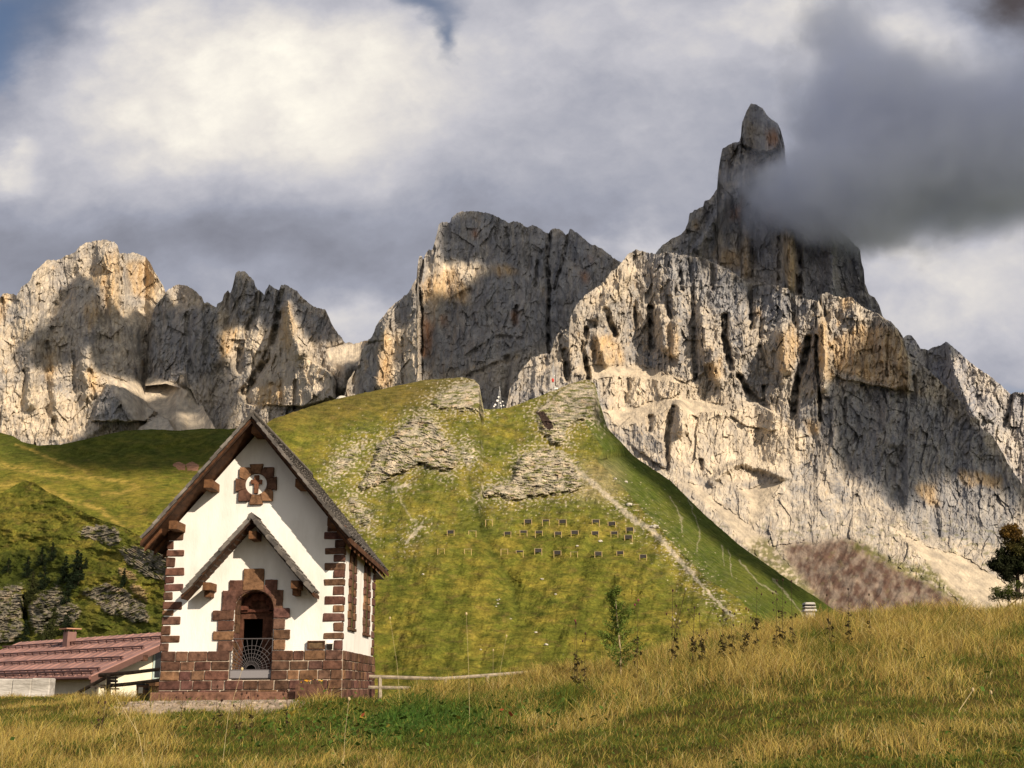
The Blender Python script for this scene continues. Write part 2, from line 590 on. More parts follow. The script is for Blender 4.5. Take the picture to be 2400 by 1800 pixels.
C_RIDGE = Z4([(60, 1560), (90, 1470), (110, 1370), (190, 1250), (215, 1130), (290, 1040), (320, 960), (380, 880), (425, 820), (500, 765), (560, 715), (600, 640), (622, 600), (628, 500), (640, 440), (660, 445), (670, 465), (690, 420), (715, 395), (735, 400), (755, 340), (775, 260), (785, 205), (810, 185), (840, 185), (870, 195), (880, 160), (920, 128), (960, 115), (1050, 112), (1100, 118), (1160, 125), (1220, 150), (1270, 180), (1300, 200), (1330, 185), (1370, 188), (1420, 215), (1440, 230), (1475, 208), (1510, 225), (1560, 262), (1600, 278), (1612, 250), (1640, 237), (1690, 250), (1725, 285), (1745, 272), (1755, 243), (1790, 260), (1840, 300), (1900, 345), (1990, 390), (2060, 440), (2130, 485), (2200, 540), (2330, 760)])
B_RIDGE = Z3([(868, 1300), (876, 960), (885, 760), (905, 620), (930, 520), (985, 450), (1005, 415), (1030, 398), (1060, 378), (1110, 380), (1150, 400), (1180, 420), (1215, 450), (1230, 490), (1250, 482), (1290, 510), (1305, 515), (1310, 495), (1340, 480), (1350, 440), (1375, 415), (1387, 430), (1400, 400), (1410, 350), (1420, 310), (1445, 297), (1475, 300), (1500, 330), (1530, 350), (1540, 390), (1585, 430), (1595, 440), (1600, 410), (1625, 375), (1650, 395), (1680, 410), (1695, 378), (1720, 378), (1750, 395), (1790, 410), (1810, 440), (1850, 480), (1910, 520), (1960, 530), (1985, 580), (2010, 640), (2060, 700), (2080, 730), (2130, 735), (2180, 725), (2260, 700), (2400, 800)])
# --- the pale peak on the left
A_RIDGE = Z3([(-160, 500), (-60, 440), (0, 460), (20, 430), (60, 432), (100, 440), (115, 420), (130, 400), (180, 355), (200, 300), (250, 265), (290, 228), (340, 232), (400, 200), (455, 180), (480, 150), (540, 118), (590, 112), (640, 108), (690, 120), (712, 150), (720, 190), (760, 185), (820, 190), (880, 210), (905, 250), (930, 300), (960, 350), (985, 390), (1000, 430), (1060, 520), (1130, 960), (1180, 1040), (1300, 1250), (1360, 1440)])
A_FEAT = [(Z3([(725, 170), (722, 350), (735, 560)]), 7, 38), (Z3([(600, 150), (610, 300), (560, 520), (530, 800), (545, 1020)]), 20, -50), (Z3([(480, 250), (400, 420), (300, 560)]), 10, 30),
          (Z3([(230, 380), (220, 580)]), 6, 30), (Z3([(275, 740), (290, 900), (290, 1160)]), 10, 34), (Z3([(150, 900), (120, 1150)]), 9, 22), (Z3([(440, 820), (450, 1050)]), 6, 20), (Z3([(540, 900), (560, 1060)]), 8, 40), (Z3([(10, 470), (15, 600)]), 6, 26), (Z3([(330, 1190), (280, 1330)]), 8, 40), (Z3([(690, 1180), (330, 1420)]), 10, -20),
          (Z3([(340, 980), (350, 1250)]), 14, -30), (Z3([(180, 780), (190, 1100)]), 14, -30), (Z3([(640, 200), (680, 330), (690, 540)]), 16, -28)]
A_BLK = [(Z3([(650, 975), (760, 1010), (860, 1080), (940, 1150), (900, 1200), (560, 1200), (590, 1080)]), 70, 0), (Z3([(850, 1230), (960, 1165), (1030, 1200), (1070, 1290), (820, 1290)]), 130, 0)]
A_SCREE = Z3([(600, 900), (760, 960), (900, 960), (1150, 1000), (1250, 1010), (1300, 1250), (1240, 1330), (820, 1330), (800, 1180), (700, 1050)])
A_SNOW2 = Z3([(730, 520), (930, 520), (990, 470), (950, 560), (820, 640), (680, 600)])


def a_slope(px, py):
    s = strata(px, py, 11, 46, 84, 18)
    s = np.where(pmask(px, py, A_SCREE, 8) > 0, 40 + 6 * fbm(px / 30, py / 20, 3, 4), s)
    return np.where(pmask(px, py, A_SNOW2, 8) > 0, 44, s)


def a_disp(px, py, t):
    k = 1 - .85 * pmask(px, py, A_SCREE, 5)
    return rock_disp(px, py, 21, 24, 52) * k + gullies(px, py, A_FEAT, 21) + blocks(px, py, A_BLK, 21)


def a_col(px, py, P):
    return rock_colour(px, py, P, 21, ochre=[Z3([(560, 330), (620, 220), (700, 150), (720, 200), (720, 540), (640, 560), (620, 430)]), Z3([(760, 250), (900, 230), (960, 400), (900, 500), (800, 430)]), Z3([(0, 450), (40, 440), (40, 580), (0, 620)]), Z3([(500, 560), (580, 420), (590, 560), (540, 680)]), Z3([(290, 800), (330, 780), (320, 1000), (280, 960)]), Z3([(520, 900), (600, 910), (600, 1030), (545, 1030)])],
                       pale=[A_SCREE, A_SNOW2, Z3([(0, 640), (220, 560), (180, 700), (60, 800), (0, 800)]), Z3([(0, 1000), (200, 1000), (400, 1040), (600, 1220), (400, 1300), (0, 1300)])],
                       grey=[q for q, _, _ in A_BLK], ledge=.6, base=.55)


A_SH = shade_polys([Z3([(330, 500), (540, 290), (612, 270), (622, 560), (740, 610), (900, 540), (1000, 520), (1100, 700), (900, 970), (640, 925), (570, 860), (430, 760), (330, 900), (230, 900), (200, 830), (120, 960), (60, 900), (180, 740), (290, 640)]), Z3([(640, 970), (760, 1010), (900, 1100), (950, 1170), (1000, 1165), (1060, 1200), (1070, 1260), (820, 1290), (800, 1210), (550, 1210), (580, 1100)]), Z3([(460, 190), (560, 125), (600, 130), (580, 190), (500, 210)])])
_, AG = sheet('mountain', 'pale sunlit rock peak with a yellow tower wall at the left edge', 'mountain', A_RIDGE, [(-80, 1110), (900, 1090)], lambda x: 2700 + 0 * x, a_slope, a_disp, a_col, ROCK, 1.7, 300, (5, 22, 7), A_SH, 2, behind=(B_RIDGE, L_RIDGE,))


def AD(x):
    PX, PY, P = AG
    return P.reshape(-1, 3)[np.argmin((PX - x) ** 2 + (PY - 905) ** 2)][1] - 25


# --- the pinnacles
B_FEAT = [(Z3([(895, 620), (890, 920)]), 9, 40), (Z3([(1125, 560), (1130, 780), (1150, 900)]), 8, 30), (Z3([(1240, 520), (1250, 800)]), 9, 24), (Z3([(1560, 440), (1540, 560), (1500, 640)]), 8, 46), (Z3([(1690, 430), (1680, 620), (1640, 740), (1600, 850), (1520, 960), (1470, 1030)]), 12, 85),
          (Z3([(1730, 480), (1745, 650), (1800, 780)]), 20, -60), (Z3([(1340, 680), (1320, 830)]), 16, -40), (Z3([(1440, 780), (1440, 900)]), 9, 45), (Z3([(1555, 800), (1530, 900)]), 10, 30), (Z3([(1455, 330), (1470, 500)]), 20, -30), (Z3([(1390, 420), (1360, 640)]), 8, 26), (Z3([(1780, 960), (1775, 1120)]), 5, 30), (Z3([(1690, 1000), (1700, 1130)]), 5, 16), (Z3([(1700, 720), (1710, 880)]), 6, 22), (Z3([(2090, 880), (2060, 1000)]), 14, -60), (Z3([(1080, 560), (1060, 900)]), 18, -24)]
B_BLK = [(Z3([(1660, 700), (1740, 480), (1790, 700), (1900, 850), (2010, 930), (2020, 1060), (1840, 1110), (1480, 1100), (1470, 1040), (1540, 930)]), 60, .9)]
B_SCREE = Z3([(1960, 760), (2090, 720), (2260, 710), (2260, 800), (2150, 860), (2040, 900), (1980, 860)])
B_SCREE2 = Z3([(880, 930), (1010, 960), (1150, 990), (1180, 1060), (1240, 1240), (1300, 1400), (850, 1400)])


def b_slope(px, py):
    s = strata(px, py, 31, 54, 86, 26)
    s = np.where(pmask(px, py, B_SCREE, 8) > 0, 40, s)
    return np.where(pmask(px, py, B_SCREE2, 8) > 0, 42, s)


def b_disp(px, py, t):
    k = 1 - .8 * np.maximum(pmask(px, py, B_SCREE, 5), pmask(px, py, B_SCREE2, 5))
    return rock_disp(px, py, 33, 24, 46, 4.2, .12) * k + gullies(px, py, B_FEAT, 33) + blocks(px, py, B_BLK, 33)


def b_col(px, py, P):
    return rock_colour(px, py, P, 33, ochre=[Z3([(1330, 660), (1400, 600), (1440, 640), (1400, 780), (1320, 840)]), Z3([(1700, 520), (1740, 480), (1780, 640), (1740, 800), (1680, 700)]), Z3([(1560, 1000), (1700, 940), (1720, 1090), (1540, 1120)])],
                       pale=[B_SCREE, B_SCREE2, B_BLK[0][0], Z3([(1400, 640), (1560, 640), (1620, 720), (1560, 840), (1440, 760), (1420, 900), (1330, 840)])], grey=[Z3([(900, 520), (1300, 520), (1300, 900), (1150, 980), (890, 940)]), Z3([(1420, 300), (1580, 420), (1720, 380), (2000, 640), (2000, 720), (1850, 700), (1780, 560), (1640, 640), (1500, 600), (1380, 560)])], ledge=.5, base=.5)


B_SH = shade_polys([Z3([(860, 480), (980, 485), (1230, 485), (1260, 440), (1400, 270), (1600, 340), (1720, 340), (2040, 600), (2100, 720), (1990, 740), (1890, 720), (1790, 640), (1745, 490), (1705, 470), (1650, 680), (1500, 650), (1420, 570), (1340, 660), (1330, 830), (1250, 880), (1150, 960), (1000, 950), (860, 960)]), Z3([(1120, 1060), (1260, 900), (1330, 850), (1420, 930), (1480, 1030), (1460, 1110), (1480, 1250), (1280, 1300), (1270, 1180), (1190, 1130)])])
sheet('mountain', 'row of jagged rock pinnacles right of the pale peak, behind the chapel roof', 'mountain', B_RIDGE, Z3([(860, 990), (1000, 975), (1080, 1000), (1150, 1005), (1180, 1070), (1240, 1200), (1290, 1400), (1500, 1430), (2420, 1400)]), lambda x: np.interp(x, [335, 460, 560, 940], [AD(335), AD(450), AD(470) - 60, 2620]), b_slope, b_disp, b_col, ROCK, 1.7, 290, (5, 15, 6), B_SH, 4, behind=(C_RIDGE, L_RIDGE, H_RIDGE,))

# --- the broad middle peak
C_FEAT = [(Z4([(1605, 270), (1580, 480), (1605, 700), (1590, 950), (1600, 1180)]), 5, 55), (Z4([(1740, 290), (1700, 480), (1640, 680)]), 4, 36), (Z4([(1360, 820), (1345, 950)]), 6, 32), (Z4([(1520, 480), (1495, 660)]), 5, 24), (Z4([(660, 470), (640, 640)]), 5, 44), (Z4([(640, 690), (655, 900), (650, 1380)]), 5, 40), (Z4([(515, 1050), (520, 1380)]), 4, 20),
          (Z4([(1280, 240), (1290, 420)]), 6, 24), (Z4([(1010, 700), (880, 780), (900, 820)]), 9, 24), (Z4([(400, 900), (350, 1150), (330, 1400)]), 14, -30), (Z4([(230, 1100), (360, 1080)]), 5, 20), (Z4([(1290, 1200), (1270, 1500)]), 10, 30), (Z4([(1700, 760), (1750, 1000)]), 9, -26), (Z4([(1420, 260), (1450, 520)]), 10, 18), (Z4([(1000, 1180), (1230, 1040), (1400, 1060)]), 6, 18), (Z4([(1000, 1330), (1250, 1230)]), 6, 22)]
C_BLK = [(Z4([(100, 1480), (215, 1130), (320, 960), (500, 765), (600, 650), (640, 850), (650, 1400), (640, 1560), (60, 1560)]), 60, .9)]


def c_disp(px, py, t):
    return rock_disp(px, py, 47, 17, 60, 3.4) + gullies(px, py, C_FEAT, 47) + blocks(px, py, C_BLK, 47)


def c_col(px, py, P):
    return rock_colour(px, py, P, 47, ochre=[Z4([(330, 1180), (380, 960), (450, 1100), (440, 1400), (320, 1440)]), Z4([(640, 660), (760, 560), (900, 540), (1010, 720), (960, 790), (840, 760), (680, 780)]), Z4([(1150, 520), (1300, 520), (1400, 560), (1250, 600)])],
                       rust=[Z4([(1030, 250), (1080, 240), (1080, 310), (1040, 310)]), Z4([(1830, 580), (1890, 560), (1880, 640), (1840, 640)]), Z4([(1890, 430), (1920, 450), (1910, 510)]), Z4([(800, 880), (840, 870), (830, 960), (790, 960)]), Z4([(1330, 840), (1370, 860), (1355, 960), (1335, 960)]), Z4([(660, 860), (740, 950), (720, 1200), (660, 1180)])],
                       pale=[Z4([(700, 480), (900, 470), (1060, 500), (1180, 560), (1020, 620), (900, 560), (700, 600)]), Z4([(440, 1000), (640, 900), (650, 1380), (430, 1430)])],
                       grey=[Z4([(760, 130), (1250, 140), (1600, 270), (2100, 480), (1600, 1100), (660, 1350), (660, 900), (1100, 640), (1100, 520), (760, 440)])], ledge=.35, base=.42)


C_SH = shade_polys([Z4([(560, 60), (1100, 60), (1760, 180), (2330, 500), (2330, 1600), (655, 1600), (655, 860), (860, 800), (1000, 800), (1030, 700), (1100, 625), (1220, 570), (1080, 500), (900, 475), (740, 480), (640, 560), (540, 640)]), Z4([(50, 1480), (100, 1330), (180, 1320), (190, 1480)])])
sheet('mountain', 'broad grey rock peak in the middle, cracked from top to bottom, behind the green hill', 'mountain', C_RIDGE, [(780, 1030), (1530, 1030)], lambda x: 2250 + 0 * x, lambda px, py: strata(px, py, 41, 62, 87, 20), c_disp, c_col, ROCK, 1.6, 320, (4, 14, 6), C_SH, 6, behind=(E_RIDGE, H_RIDGE,))

# --- the tall spire
D_RIDGE = Z5([(440, 900), (470, 800), (490, 770), (540, 730), (600, 700), (615, 680), (630, 640), (635, 600), (650, 600), (655, 590), (670, 585), (700, 570), (705, 545), (730, 540), (745, 520), (765, 490), (770, 420), (780, 350), (790, 300), (820, 280), (870, 265), (878, 240), (882, 180), (905, 120), (925, 88), (950, 90), (980, 110), (1010, 150), (1050, 180), (1065, 210), (1075, 250), (1085, 290), (1085, 330), (1100, 420), (1150, 520), (1250, 600), (1350, 690), (1430, 765), (1440, 780), (1445, 830), (1458, 870), (1455, 920), (1465, 940), (1480, 985), (1510, 1000), (1530, 1040), (1545, 1085), (1590, 1180)])
D_FEAT = [(Z5([(885, 290), (960, 320), (1050, 310)]), 5, 40), (Z5([(870, 290), (830, 360), (815, 460)]), 5, 40), (Z5([(885, 340), (870, 450)]), 5, 25), (Z5([(880, 170), (885, 280)]), 4, 20), (Z5([(930, 640), (925, 900)]), 5, 26), (Z5([(1150, 700), (1150, 970)]), 9, 60), (Z5([(1060, 720), (1060, 940)]), 6, 26), (Z5([(870, 680), (870, 850)]), 5, 24), (Z5([(900, 700), (910, 880)]), 9, -24), (Z5([(1110, 700), (1110, 940)]), 14, -40), (Z5([(850, 480), (760, 620), (680, 760)]), 14, -40), (Z5([(740, 580), (640, 760)]), 8, 26), (Z5([(960, 420), (940, 640)]), 10, -24), (Z5([(1000, 600), (1150, 680), (1240, 760)]), 8, 30), (Z5([(1300, 720), (1310, 980)]), 12, -30)]
D_BLK = [(Z5([(880, 290), (885, 180), (905, 110), (950, 80), (1010, 150), (1060, 200), (1070, 290), (1000, 315), (940, 320)]), 40, .6)]


def d_disp(px, py, t):
    return rock_disp(px, py, 59, 20, 46, 3.8, -.1) + gullies(px, py, D_FEAT, 59) + blocks(px, py, D_BLK, 59)


def d_col(px, py, P):
    return rock_colour(px, py, P, 59, ochre=[Z5([(880, 690), (920, 690), (925, 910), (890, 900)]), Z5([(1070, 720), (1140, 710), (1145, 980), (1080, 930)]), Z5([(640, 640), (670, 620), (680, 680), (650, 690)]), Z5([(740, 780), (800, 760), (860, 800), (860, 870), (760, 830)])],
                       rust=[Z5([(1000, 230), (1050, 200), (1060, 280), (1000, 300)]), Z5([(820, 580), (880, 560), (890, 620), (840, 640)]), Z5([(990, 560), (1090, 560), (1080, 610), (1000, 640)])],
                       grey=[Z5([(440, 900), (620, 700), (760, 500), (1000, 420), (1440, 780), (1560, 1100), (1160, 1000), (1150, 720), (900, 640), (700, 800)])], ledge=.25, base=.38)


sheet('mountain', 'tallest dark rock spire with its top half wrapped in grey cloud', 'mountain', D_RIDGE, [(1500, 960), (2110, 960)], lambda x: 2100 + 0 * x, lambda px, py: strata(px, py, 53, 60, 87, 24), d_disp, d_col, ROCK, 1.6, 330, (3, 12, 5),
      shade_polys([[(1300, 100), (2300, 100), (2300, 1100), (1300, 1100)]]), 8, behind=(E_RIDGE,))

# --- the sunlit wall below the spire, with the scree and the maroon slope at its foot
E_SCREE = [Z6([(640, 660), (720, 720), (840, 800), (940, 890), (1020, 960), (1100, 1040), (1200, 1130), (1360, 1250), (1300, 1290), (1150, 1170), (1000, 1050), (900, 960), (760, 800), (600, 660)]),
           Z6([(1600, 870), (1680, 920), (1780, 980), (1900, 1000), (2100, 1120), (2200, 1200), (2300, 1340), (1960, 1340), (1880, 1200), (1760, 1040), (1640, 930)]),
           Z6([(400, 300), (560, 260), (700, 280), (860, 300), (800, 330), (640, 340), (560, 300), (440, 380), (300, 400), (230, 330)]),
           Z6([(860, 700), (930, 690), (1080, 650), (1000, 780), (950, 860), (920, 860), (930, 760)]), Z6([(60, 130), (200, 110), (420, 120), (540, 160), (700, 230), (560, 190), (300, 160), (200, 180)])]
E_MAROON = Z6([(1060, 960), (1200, 950), (1400, 925), (1500, 990), (1640, 1080), (1780, 1150), (1900, 1220), (1960, 1350), (1300, 1350), (1230, 1200), (1110, 1060)])
E_VEG = Z6([(940, 930), (1000, 930), (1060, 1000), (1200, 1150), (1330, 1300), (1150, 1300), (1000, 1100), (900, 980)])
E_VEG2 = Z6([(1380, 960), (1440, 940), (1560, 1010), (1700, 1060), (1760, 1040), (1840, 1130), (1960, 1240), (1900, 1230), (1700, 1120), (1500, 1020)])
E_GUL = [(Z5([(150, 1150), (130, 1240), (160, 1380)]), 7, 65), (Z5([(50, 1250), (60, 1380)]), 8, 60), (Z5([(240, 1060), (280, 1170)]), 9, 55), (Z5([(450, 1050), (460, 1240)]), 9, 70), (Z5([(640, 820), (650, 1000), (655, 1180), (665, 1380)]), 6, 36), (Z5([(800, 1090), (800, 1180), (830, 1330)]), 9, 75), (Z5([(920, 950), (925, 1140)]), 6, 46), (Z5([(1195, 1195), (1180, 1280), (1140, 1400), (1120, 1560)]), 9, 85), (Z5([(1235, 1180), (1235, 1320), (1245, 1400), (1250, 1580)]), 5, 60), (Z5([(540, 1000), (545, 1090)]), 7, 38),
         (Z5([(870, 1370), (930, 1470), (990, 1500)]), 8, 55), (Z5([(985, 1420), (985, 1480)]), 5, 36), (Z5([(590, 880), (600, 960)]), 6, 32), (Z5([(375, 1050), (385, 1140)]), 5, 26), (Z5([(970, 1230), (1000, 1330)]), 5, 26), (Z5([(1565, 1180), (1565, 1370)]), 4, 20), (Z5([(1250, 1000), (1275, 1080)]), 5, 34), (Z5([(740, 850), (745, 960)]), 5, 24), (Z5([(1690, 1380), (1690, 1480)]), 8, 26), (Z5([(1115, 980), (1130, 1120)]), 5, 30),
         (Z5([(1265, 1130), (1275, 1300), (1270, 1420)]), 10, -44), (Z5([(1080, 1180), (1090, 1330)]), 14, -46), (Z5([(570, 1120), (560, 1260)]), 10, -30), (Z5([(500, 1060), (520, 1230)]), 10, -34), (Z5([(205, 1180), (240, 1300)]), 12, -38), (Z5([(330, 900), (200, 1100)]), 12, -34), (Z5([(690, 1080), (720, 1300)]), 12, -30), (Z5([(750, 1240), (770, 1390)]), 12, -34),
         (Z6([(450, 360), (440, 420)]), 9, 28), (Z6([(560, 310), (530, 430), (525, 600)]), 8, 38), (Z6([(590, 310), (600, 420)]), 14, -36), (Z6([(615, 400), (620, 440)]), 6, 24), (Z6([(690, 560), (690, 600)]), 6, 24), (Z6([(1370, 270), (1365, 380)]), 5, 26), (Z6([(1600, 540), (1610, 760)]), 26, 30), (Z6([(900, 560), (820, 600), (740, 660)]), 8, -22), (Z6([(900, 580), (980, 600), (1090, 640)]), 8, -22), (Z6([(1780, 780), (1800, 920)]), 14, 16)]
E_BLK = [(Z6([(830, 350), (880, 280), (960, 290), (1060, 350), (1040, 420), (900, 400)]), 12, .15), (Z5([(1290, 1080), (1420, 1010), (1600, 1130), (1670, 1290), (1690, 1440), (1540, 1420), (1300, 1370)]), 22, .15), (Z6([(280, 430), (360, 350), (420, 420), (520, 480), (520, 600), (400, 520)]), 14, .2)]


def e_regions(px, py):
    s = np.zeros_like(px)
    for q in E_SCREE:
        s = np.maximum(s, pmask(px, py, q, 9, 26, 3))
    mar = pmask(px, py, E_MAROON, 9, 30, 6)
    veg = np.maximum(pmask(px, py, E_VEG, 9, 30, 7), pmask(px, py, E_VEG2, 9, 30, 7))
    return s, mar, veg


def e_slope(px, py):
    s, mar, veg = e_regions(px, py)
    hi = np.interp(py - (px - 1300) * .18, [700, 930, 1020, 1120, 1300], [80, 74, 54, 46, 40])
    lo = np.interp(py - (px - 1300) * .18, [700, 930, 1020, 1120, 1300], [60, 54, 40, 38, 33])
    k = strata(px, py, 61, 0, 1, 17, .12)
    a = lo + (hi - lo) * k
    a = np.where(s > 0, np.minimum(a, 36), a)
    a = np.where(mar > 0, 33 + 5 * fbm(px / 40, py / 30, 3, 9), a)
    return np.where(py > 1380, np.minimum(a, 33), a)


def e_disp(px, py, t):
    s, mar, veg = e_regions(px, py)
    k = (1 - .85 * np.maximum(s, mar)) * np.interp(py - (px - 1300) * .18, [800, 960, 1100, 1300], [1, .6, .38, .25])
    d = rock_disp(px, py, 67, 21, 44, 3.8, .05) * k + gullies(px, py, E_GUL, 67) + blocks(px, py, E_BLK, 67)
    d += -9 * mar * (ridged((px + .55 * py) / 60, (py - .3 * px) / 160, 3, 70) - .5)
    return d


def e_col(px, py, P):
    c = rock_colour(px, py, P, 67, ochre=[Z5([(170, 1180), (300, 1200), (330, 1320), (220, 1330), (170, 1280)]), Z5([(220, 1170), (270, 1180), (270, 1230), (225, 1220)]), Z5([(530, 1120), (580, 1120), (580, 1270), (540, 1290)]), Z5([(720, 1310), (780, 1290), (780, 1390), (730, 1390)]), Z5([(1050, 1170), (1130, 1140), (1160, 1250), (1110, 1350), (1060, 1330)]), Z5([(1250, 1110), (1280, 1100), (1310, 1380), (1280, 1390), (1240, 1320)]), Z5([(1290, 1210), (1440, 1130), (1610, 1150), (1670, 1300), (1680, 1450), (1500, 1400), (1320, 1330)]), Z5([(1340, 1010), (1410, 1000), (1400, 1050), (1350, 1060)]), Z5([(940, 1060), (990, 1060), (980, 1100), (950, 1100)]), Z6([(1180, 370), (1240, 370), (1240, 440), (1190, 440)]), Z6([(1900, 600), (2120, 640), (2100, 690), (1920, 680)]), Z6([(1700, 680), (1800, 660), (1800, 780), (1740, 760)])],
                    pale=E_SCREE + [Z5([(130, 1010), (330, 850), (390, 900), (330, 1000), (200, 1060)]), Z6([(200, 180), (430, 130), (760, 240), (1000, 330), (1180, 430), (1200, 560), (900, 660), (700, 640), (560, 560), (500, 420), (260, 380)])],
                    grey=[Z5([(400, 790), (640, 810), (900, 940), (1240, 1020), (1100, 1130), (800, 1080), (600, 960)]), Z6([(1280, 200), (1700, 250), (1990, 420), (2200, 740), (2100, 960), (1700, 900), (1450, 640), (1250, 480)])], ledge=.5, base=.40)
    s, mar, veg = [soft(q, 11) for q in e_regions(px, py)]
    lines = .5 + .5 * fbm((px * .7 + py * .7) / 60, (py * .72 - px * .69) / 5, 3, 12)
    c = c + (mixc(np.broadcast_to(PALE * 1.1, c.shape), PALE * .72, lines) - c) * s[..., None]
    n = .5 + .5 * fbm(px / 30, py / 24, 4, 77)
    n = .5 + .8 * fbm((px + .6 * py) / 16, (py - .6 * px) / 90, 4, 77)
    cm = mixc(np.broadcast_to(np.array([.062, .036, .030]), c.shape), [.135, .088, .068], n)
    cm = mixc(cm, [.12, .10, .055], .6 * sstep(.1, .5, fbm(px / 22, py / 14, 4, 79)))
    c = c + (cm - c) * (mar * (.72 + .28 * sstep(-.3, .3, fbm(px / 18, py / 30, 4, 78))))[..., None]
    gcol = mixc(np.broadcast_to(np.array([.10, .11, .03]), c.shape), [.17, .15, .06], n)
    c = mixc(c, gcol, .85 * veg * sstep(-.4, .1, fbm(px / 12, py / 10, 3, 81)))
    c = mixc(c, gcol, .6 * sstep(.1, .4, fbm(px / 20, py / 10, 4, 83)) * sstep(1180, 1260, py) * (1 - s) * (1 - mar))
    return c


E_SH = shade_polys([Z6([(1900, 250), (2330, 640), (2330, 900), (2100, 720), (1990, 560)]), Z6([(1300, 190), (1420, 150), (1500, 40), (1560, -60), (1700, -60), (1760, 60), (2000, 360), (2230, 640), (2212, 760), (2080, 700), (1990, 690), (1880, 600), (1750, 640), (1700, 790), (1560, 790), (1420, 640), (1210, 510), (1250, 390)]), Z5([(420, 760), (640, 790), (900, 900), (1260, 1010), (1220, 1060), (1000, 1040), (800, 960), (620, 860)])])
sheet('mountain', 'large sunlit rock wall with pale scree and a maroon slope at its foot, below the spire', 'mountain', E_RIDGE, [(1100, 1330), (1400, 1400), (1700, 1480), (2560, 1500)], lambda x: np.interp(x, [1140, 1400, 1700, 2000, 2500], [1440, 1400, 1370, 1370, 1450]), e_slope, e_disp, e_col, ROCK, 1.45, 470, (5, 16, 5), E_SH, 10, behind=(H_RIDGE,))

# --- the far ridge at the right edge
F_RIDGE = Z5([(1560, 1300), (1640, 1190), (1655, 1180), (1680, 1180), (1700, 1200), (1725, 1240), (1745, 1245), (1760, 1250), (1780, 1235), (1820, 1225), (1845, 1208), (1870, 1225), (1900, 1250), (1940, 1290), (1990, 1330), (2050, 1370), (2100, 1410), (2150, 1455), (2170, 1445), (2212, 1450), (2320, 1490)])
F_FEAT = [(Z5([(2150, 1460), (2120, 1600)]), 8, 60), (Z5([(1750, 1250), (1760, 1400)]), 5, 40), (Z5([(1850, 1220), (1900, 1400), (1980, 1560)]), 12, -60)]
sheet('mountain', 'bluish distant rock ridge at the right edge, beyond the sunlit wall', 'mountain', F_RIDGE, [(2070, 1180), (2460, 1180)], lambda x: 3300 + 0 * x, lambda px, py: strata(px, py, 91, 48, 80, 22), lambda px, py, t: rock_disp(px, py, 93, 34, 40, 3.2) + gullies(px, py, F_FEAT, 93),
      lambda px, py, P: rock_colour(px, py, P, 93, pale=[Z6([(2060, 400), (2212, 470), (2212, 640), (2120, 560)]), Z5([(1940, 1290), (2140, 1460), (2060, 1480), (1950, 1380)])], base=.5, ledge=.5) * np.array([.88, .93, 1.06]), ROCK, 1.6, 220, (3, 12, 5),  # blue tint in the rock colour stands in for haze
      shade_polys([Z5([(1560, 1100), (1800, 1180), (1860, 1300), (1880, 1420), (1900, 1600), (1600, 1500)])]), 12, behind=(E_RIDGE,))
# ------------------------------------------------------------------ grass hills
HILLM = noisy('alpine grass slope', (.62, .66, .62), (1.34, 1.28, 1.22), 0.16, rough=1.0, bump=1.0, bscale=0.5, attr='Col', detail=10, spec=.02, bdist=1.2)
G_DARK, G_MID, G_YEL, G_BRN, G_TAN = map(np.array, ((.058, .074, .016), (.118, .126, .022), (.215, .180, .034), (.150, .110, .038), (.42, .27, .12)))
R_LIGHT, R_DARK = np.array((.44, .385, .30)), np.array((.20, .18, .155))


def grass_colour(px, py, seed, f=1.0):
    n = fbm(px / 90 / f, py / 45 / f, 5, seed, .6)
    m = fbm(px / 24 / f, py / 9 / f, 4, seed + 5, .6)
    c = G_MID + (G_YEL - G_MID) * sstep(-.25, .45, n + .3 * m)[..., None]
    c = mixc(c, G_DARK, .75 * sstep(.0, .55, fbm(px / 60 / f, py / 22 / f, 5, seed + 9, .65) + .25 * m))
    c = mixc(c, G_BRN, .6 * sstep(.05, .5, fbm(px / 40 / f, py / 13 / f, 4, seed + 15, .6)))
    c = c * (1 + .35 * fbm(px / 22, py / 2.4, 3, seed + 25, .6)[..., None])
    tus = sstep(.28, .5, fbm(px / 13 / f, py / 5 / f, 4, seed + 19, .65))
    c = mixc(c, G_DARK * .7, .65 * tus * sstep(-.3, .4, fbm(px / 90, py / 50, 2, seed + 21)))
    return c * (1 + .30 * fbm(px / 6, py / 3, 3, seed + 17)[..., None])


def outcrop(px, py, seed, dip=0.0):
    """bedded pale rock: colour and relief in metres"""
    y = py + dip * px + 5 * fbm(px / 60, py / 60, 3, seed)
    ph = y / 6.0 + 1.1 * fbm(px / 45, y / 30, 3, seed + 1) + .5 * fbm(px / 10, y / 9, 3, seed + 4)
    fr = ph - np.floor(ph)
    gate = sstep(-.35, .15, fbm(px / 26, y / 10, 3, seed + 5))
    line = sstep(.72, .95, fr) * gate
    beds = fr * gate * 1.4 - .4
    crk = .5 + .5 * facets(px / 26, y / 14, seed + 2, .8) + .25 * facets(px / 10, y / 5, seed + 3, 1.0)
    joint = sstep(.90, .97, ridged(px / 15 + .15 * y / 15, y / 60, 2, seed + 9)) * gate
    c = R_LIGHT * (1 + .45 * fbm(px / 30, y / 12, 4, seed + 7, .6) + .25 * fbm(px / 5, y / 3, 2, seed + 10))[..., None]
    c = mixc(c, R_DARK, .6 * sstep(.0, .4, fbm(px / 40, py / 24, 4, seed + 11, .6)))
    c = mixc(c, [.085, .075, .062], np.clip(.85 * line + .6 * joint, 0, .9))
    c = mixc(c, [.46, .32, .20], .4 * sstep(.15, .5, fbm(px / 30, py / 24, 3, seed + 6)))
    return c, beds, crk


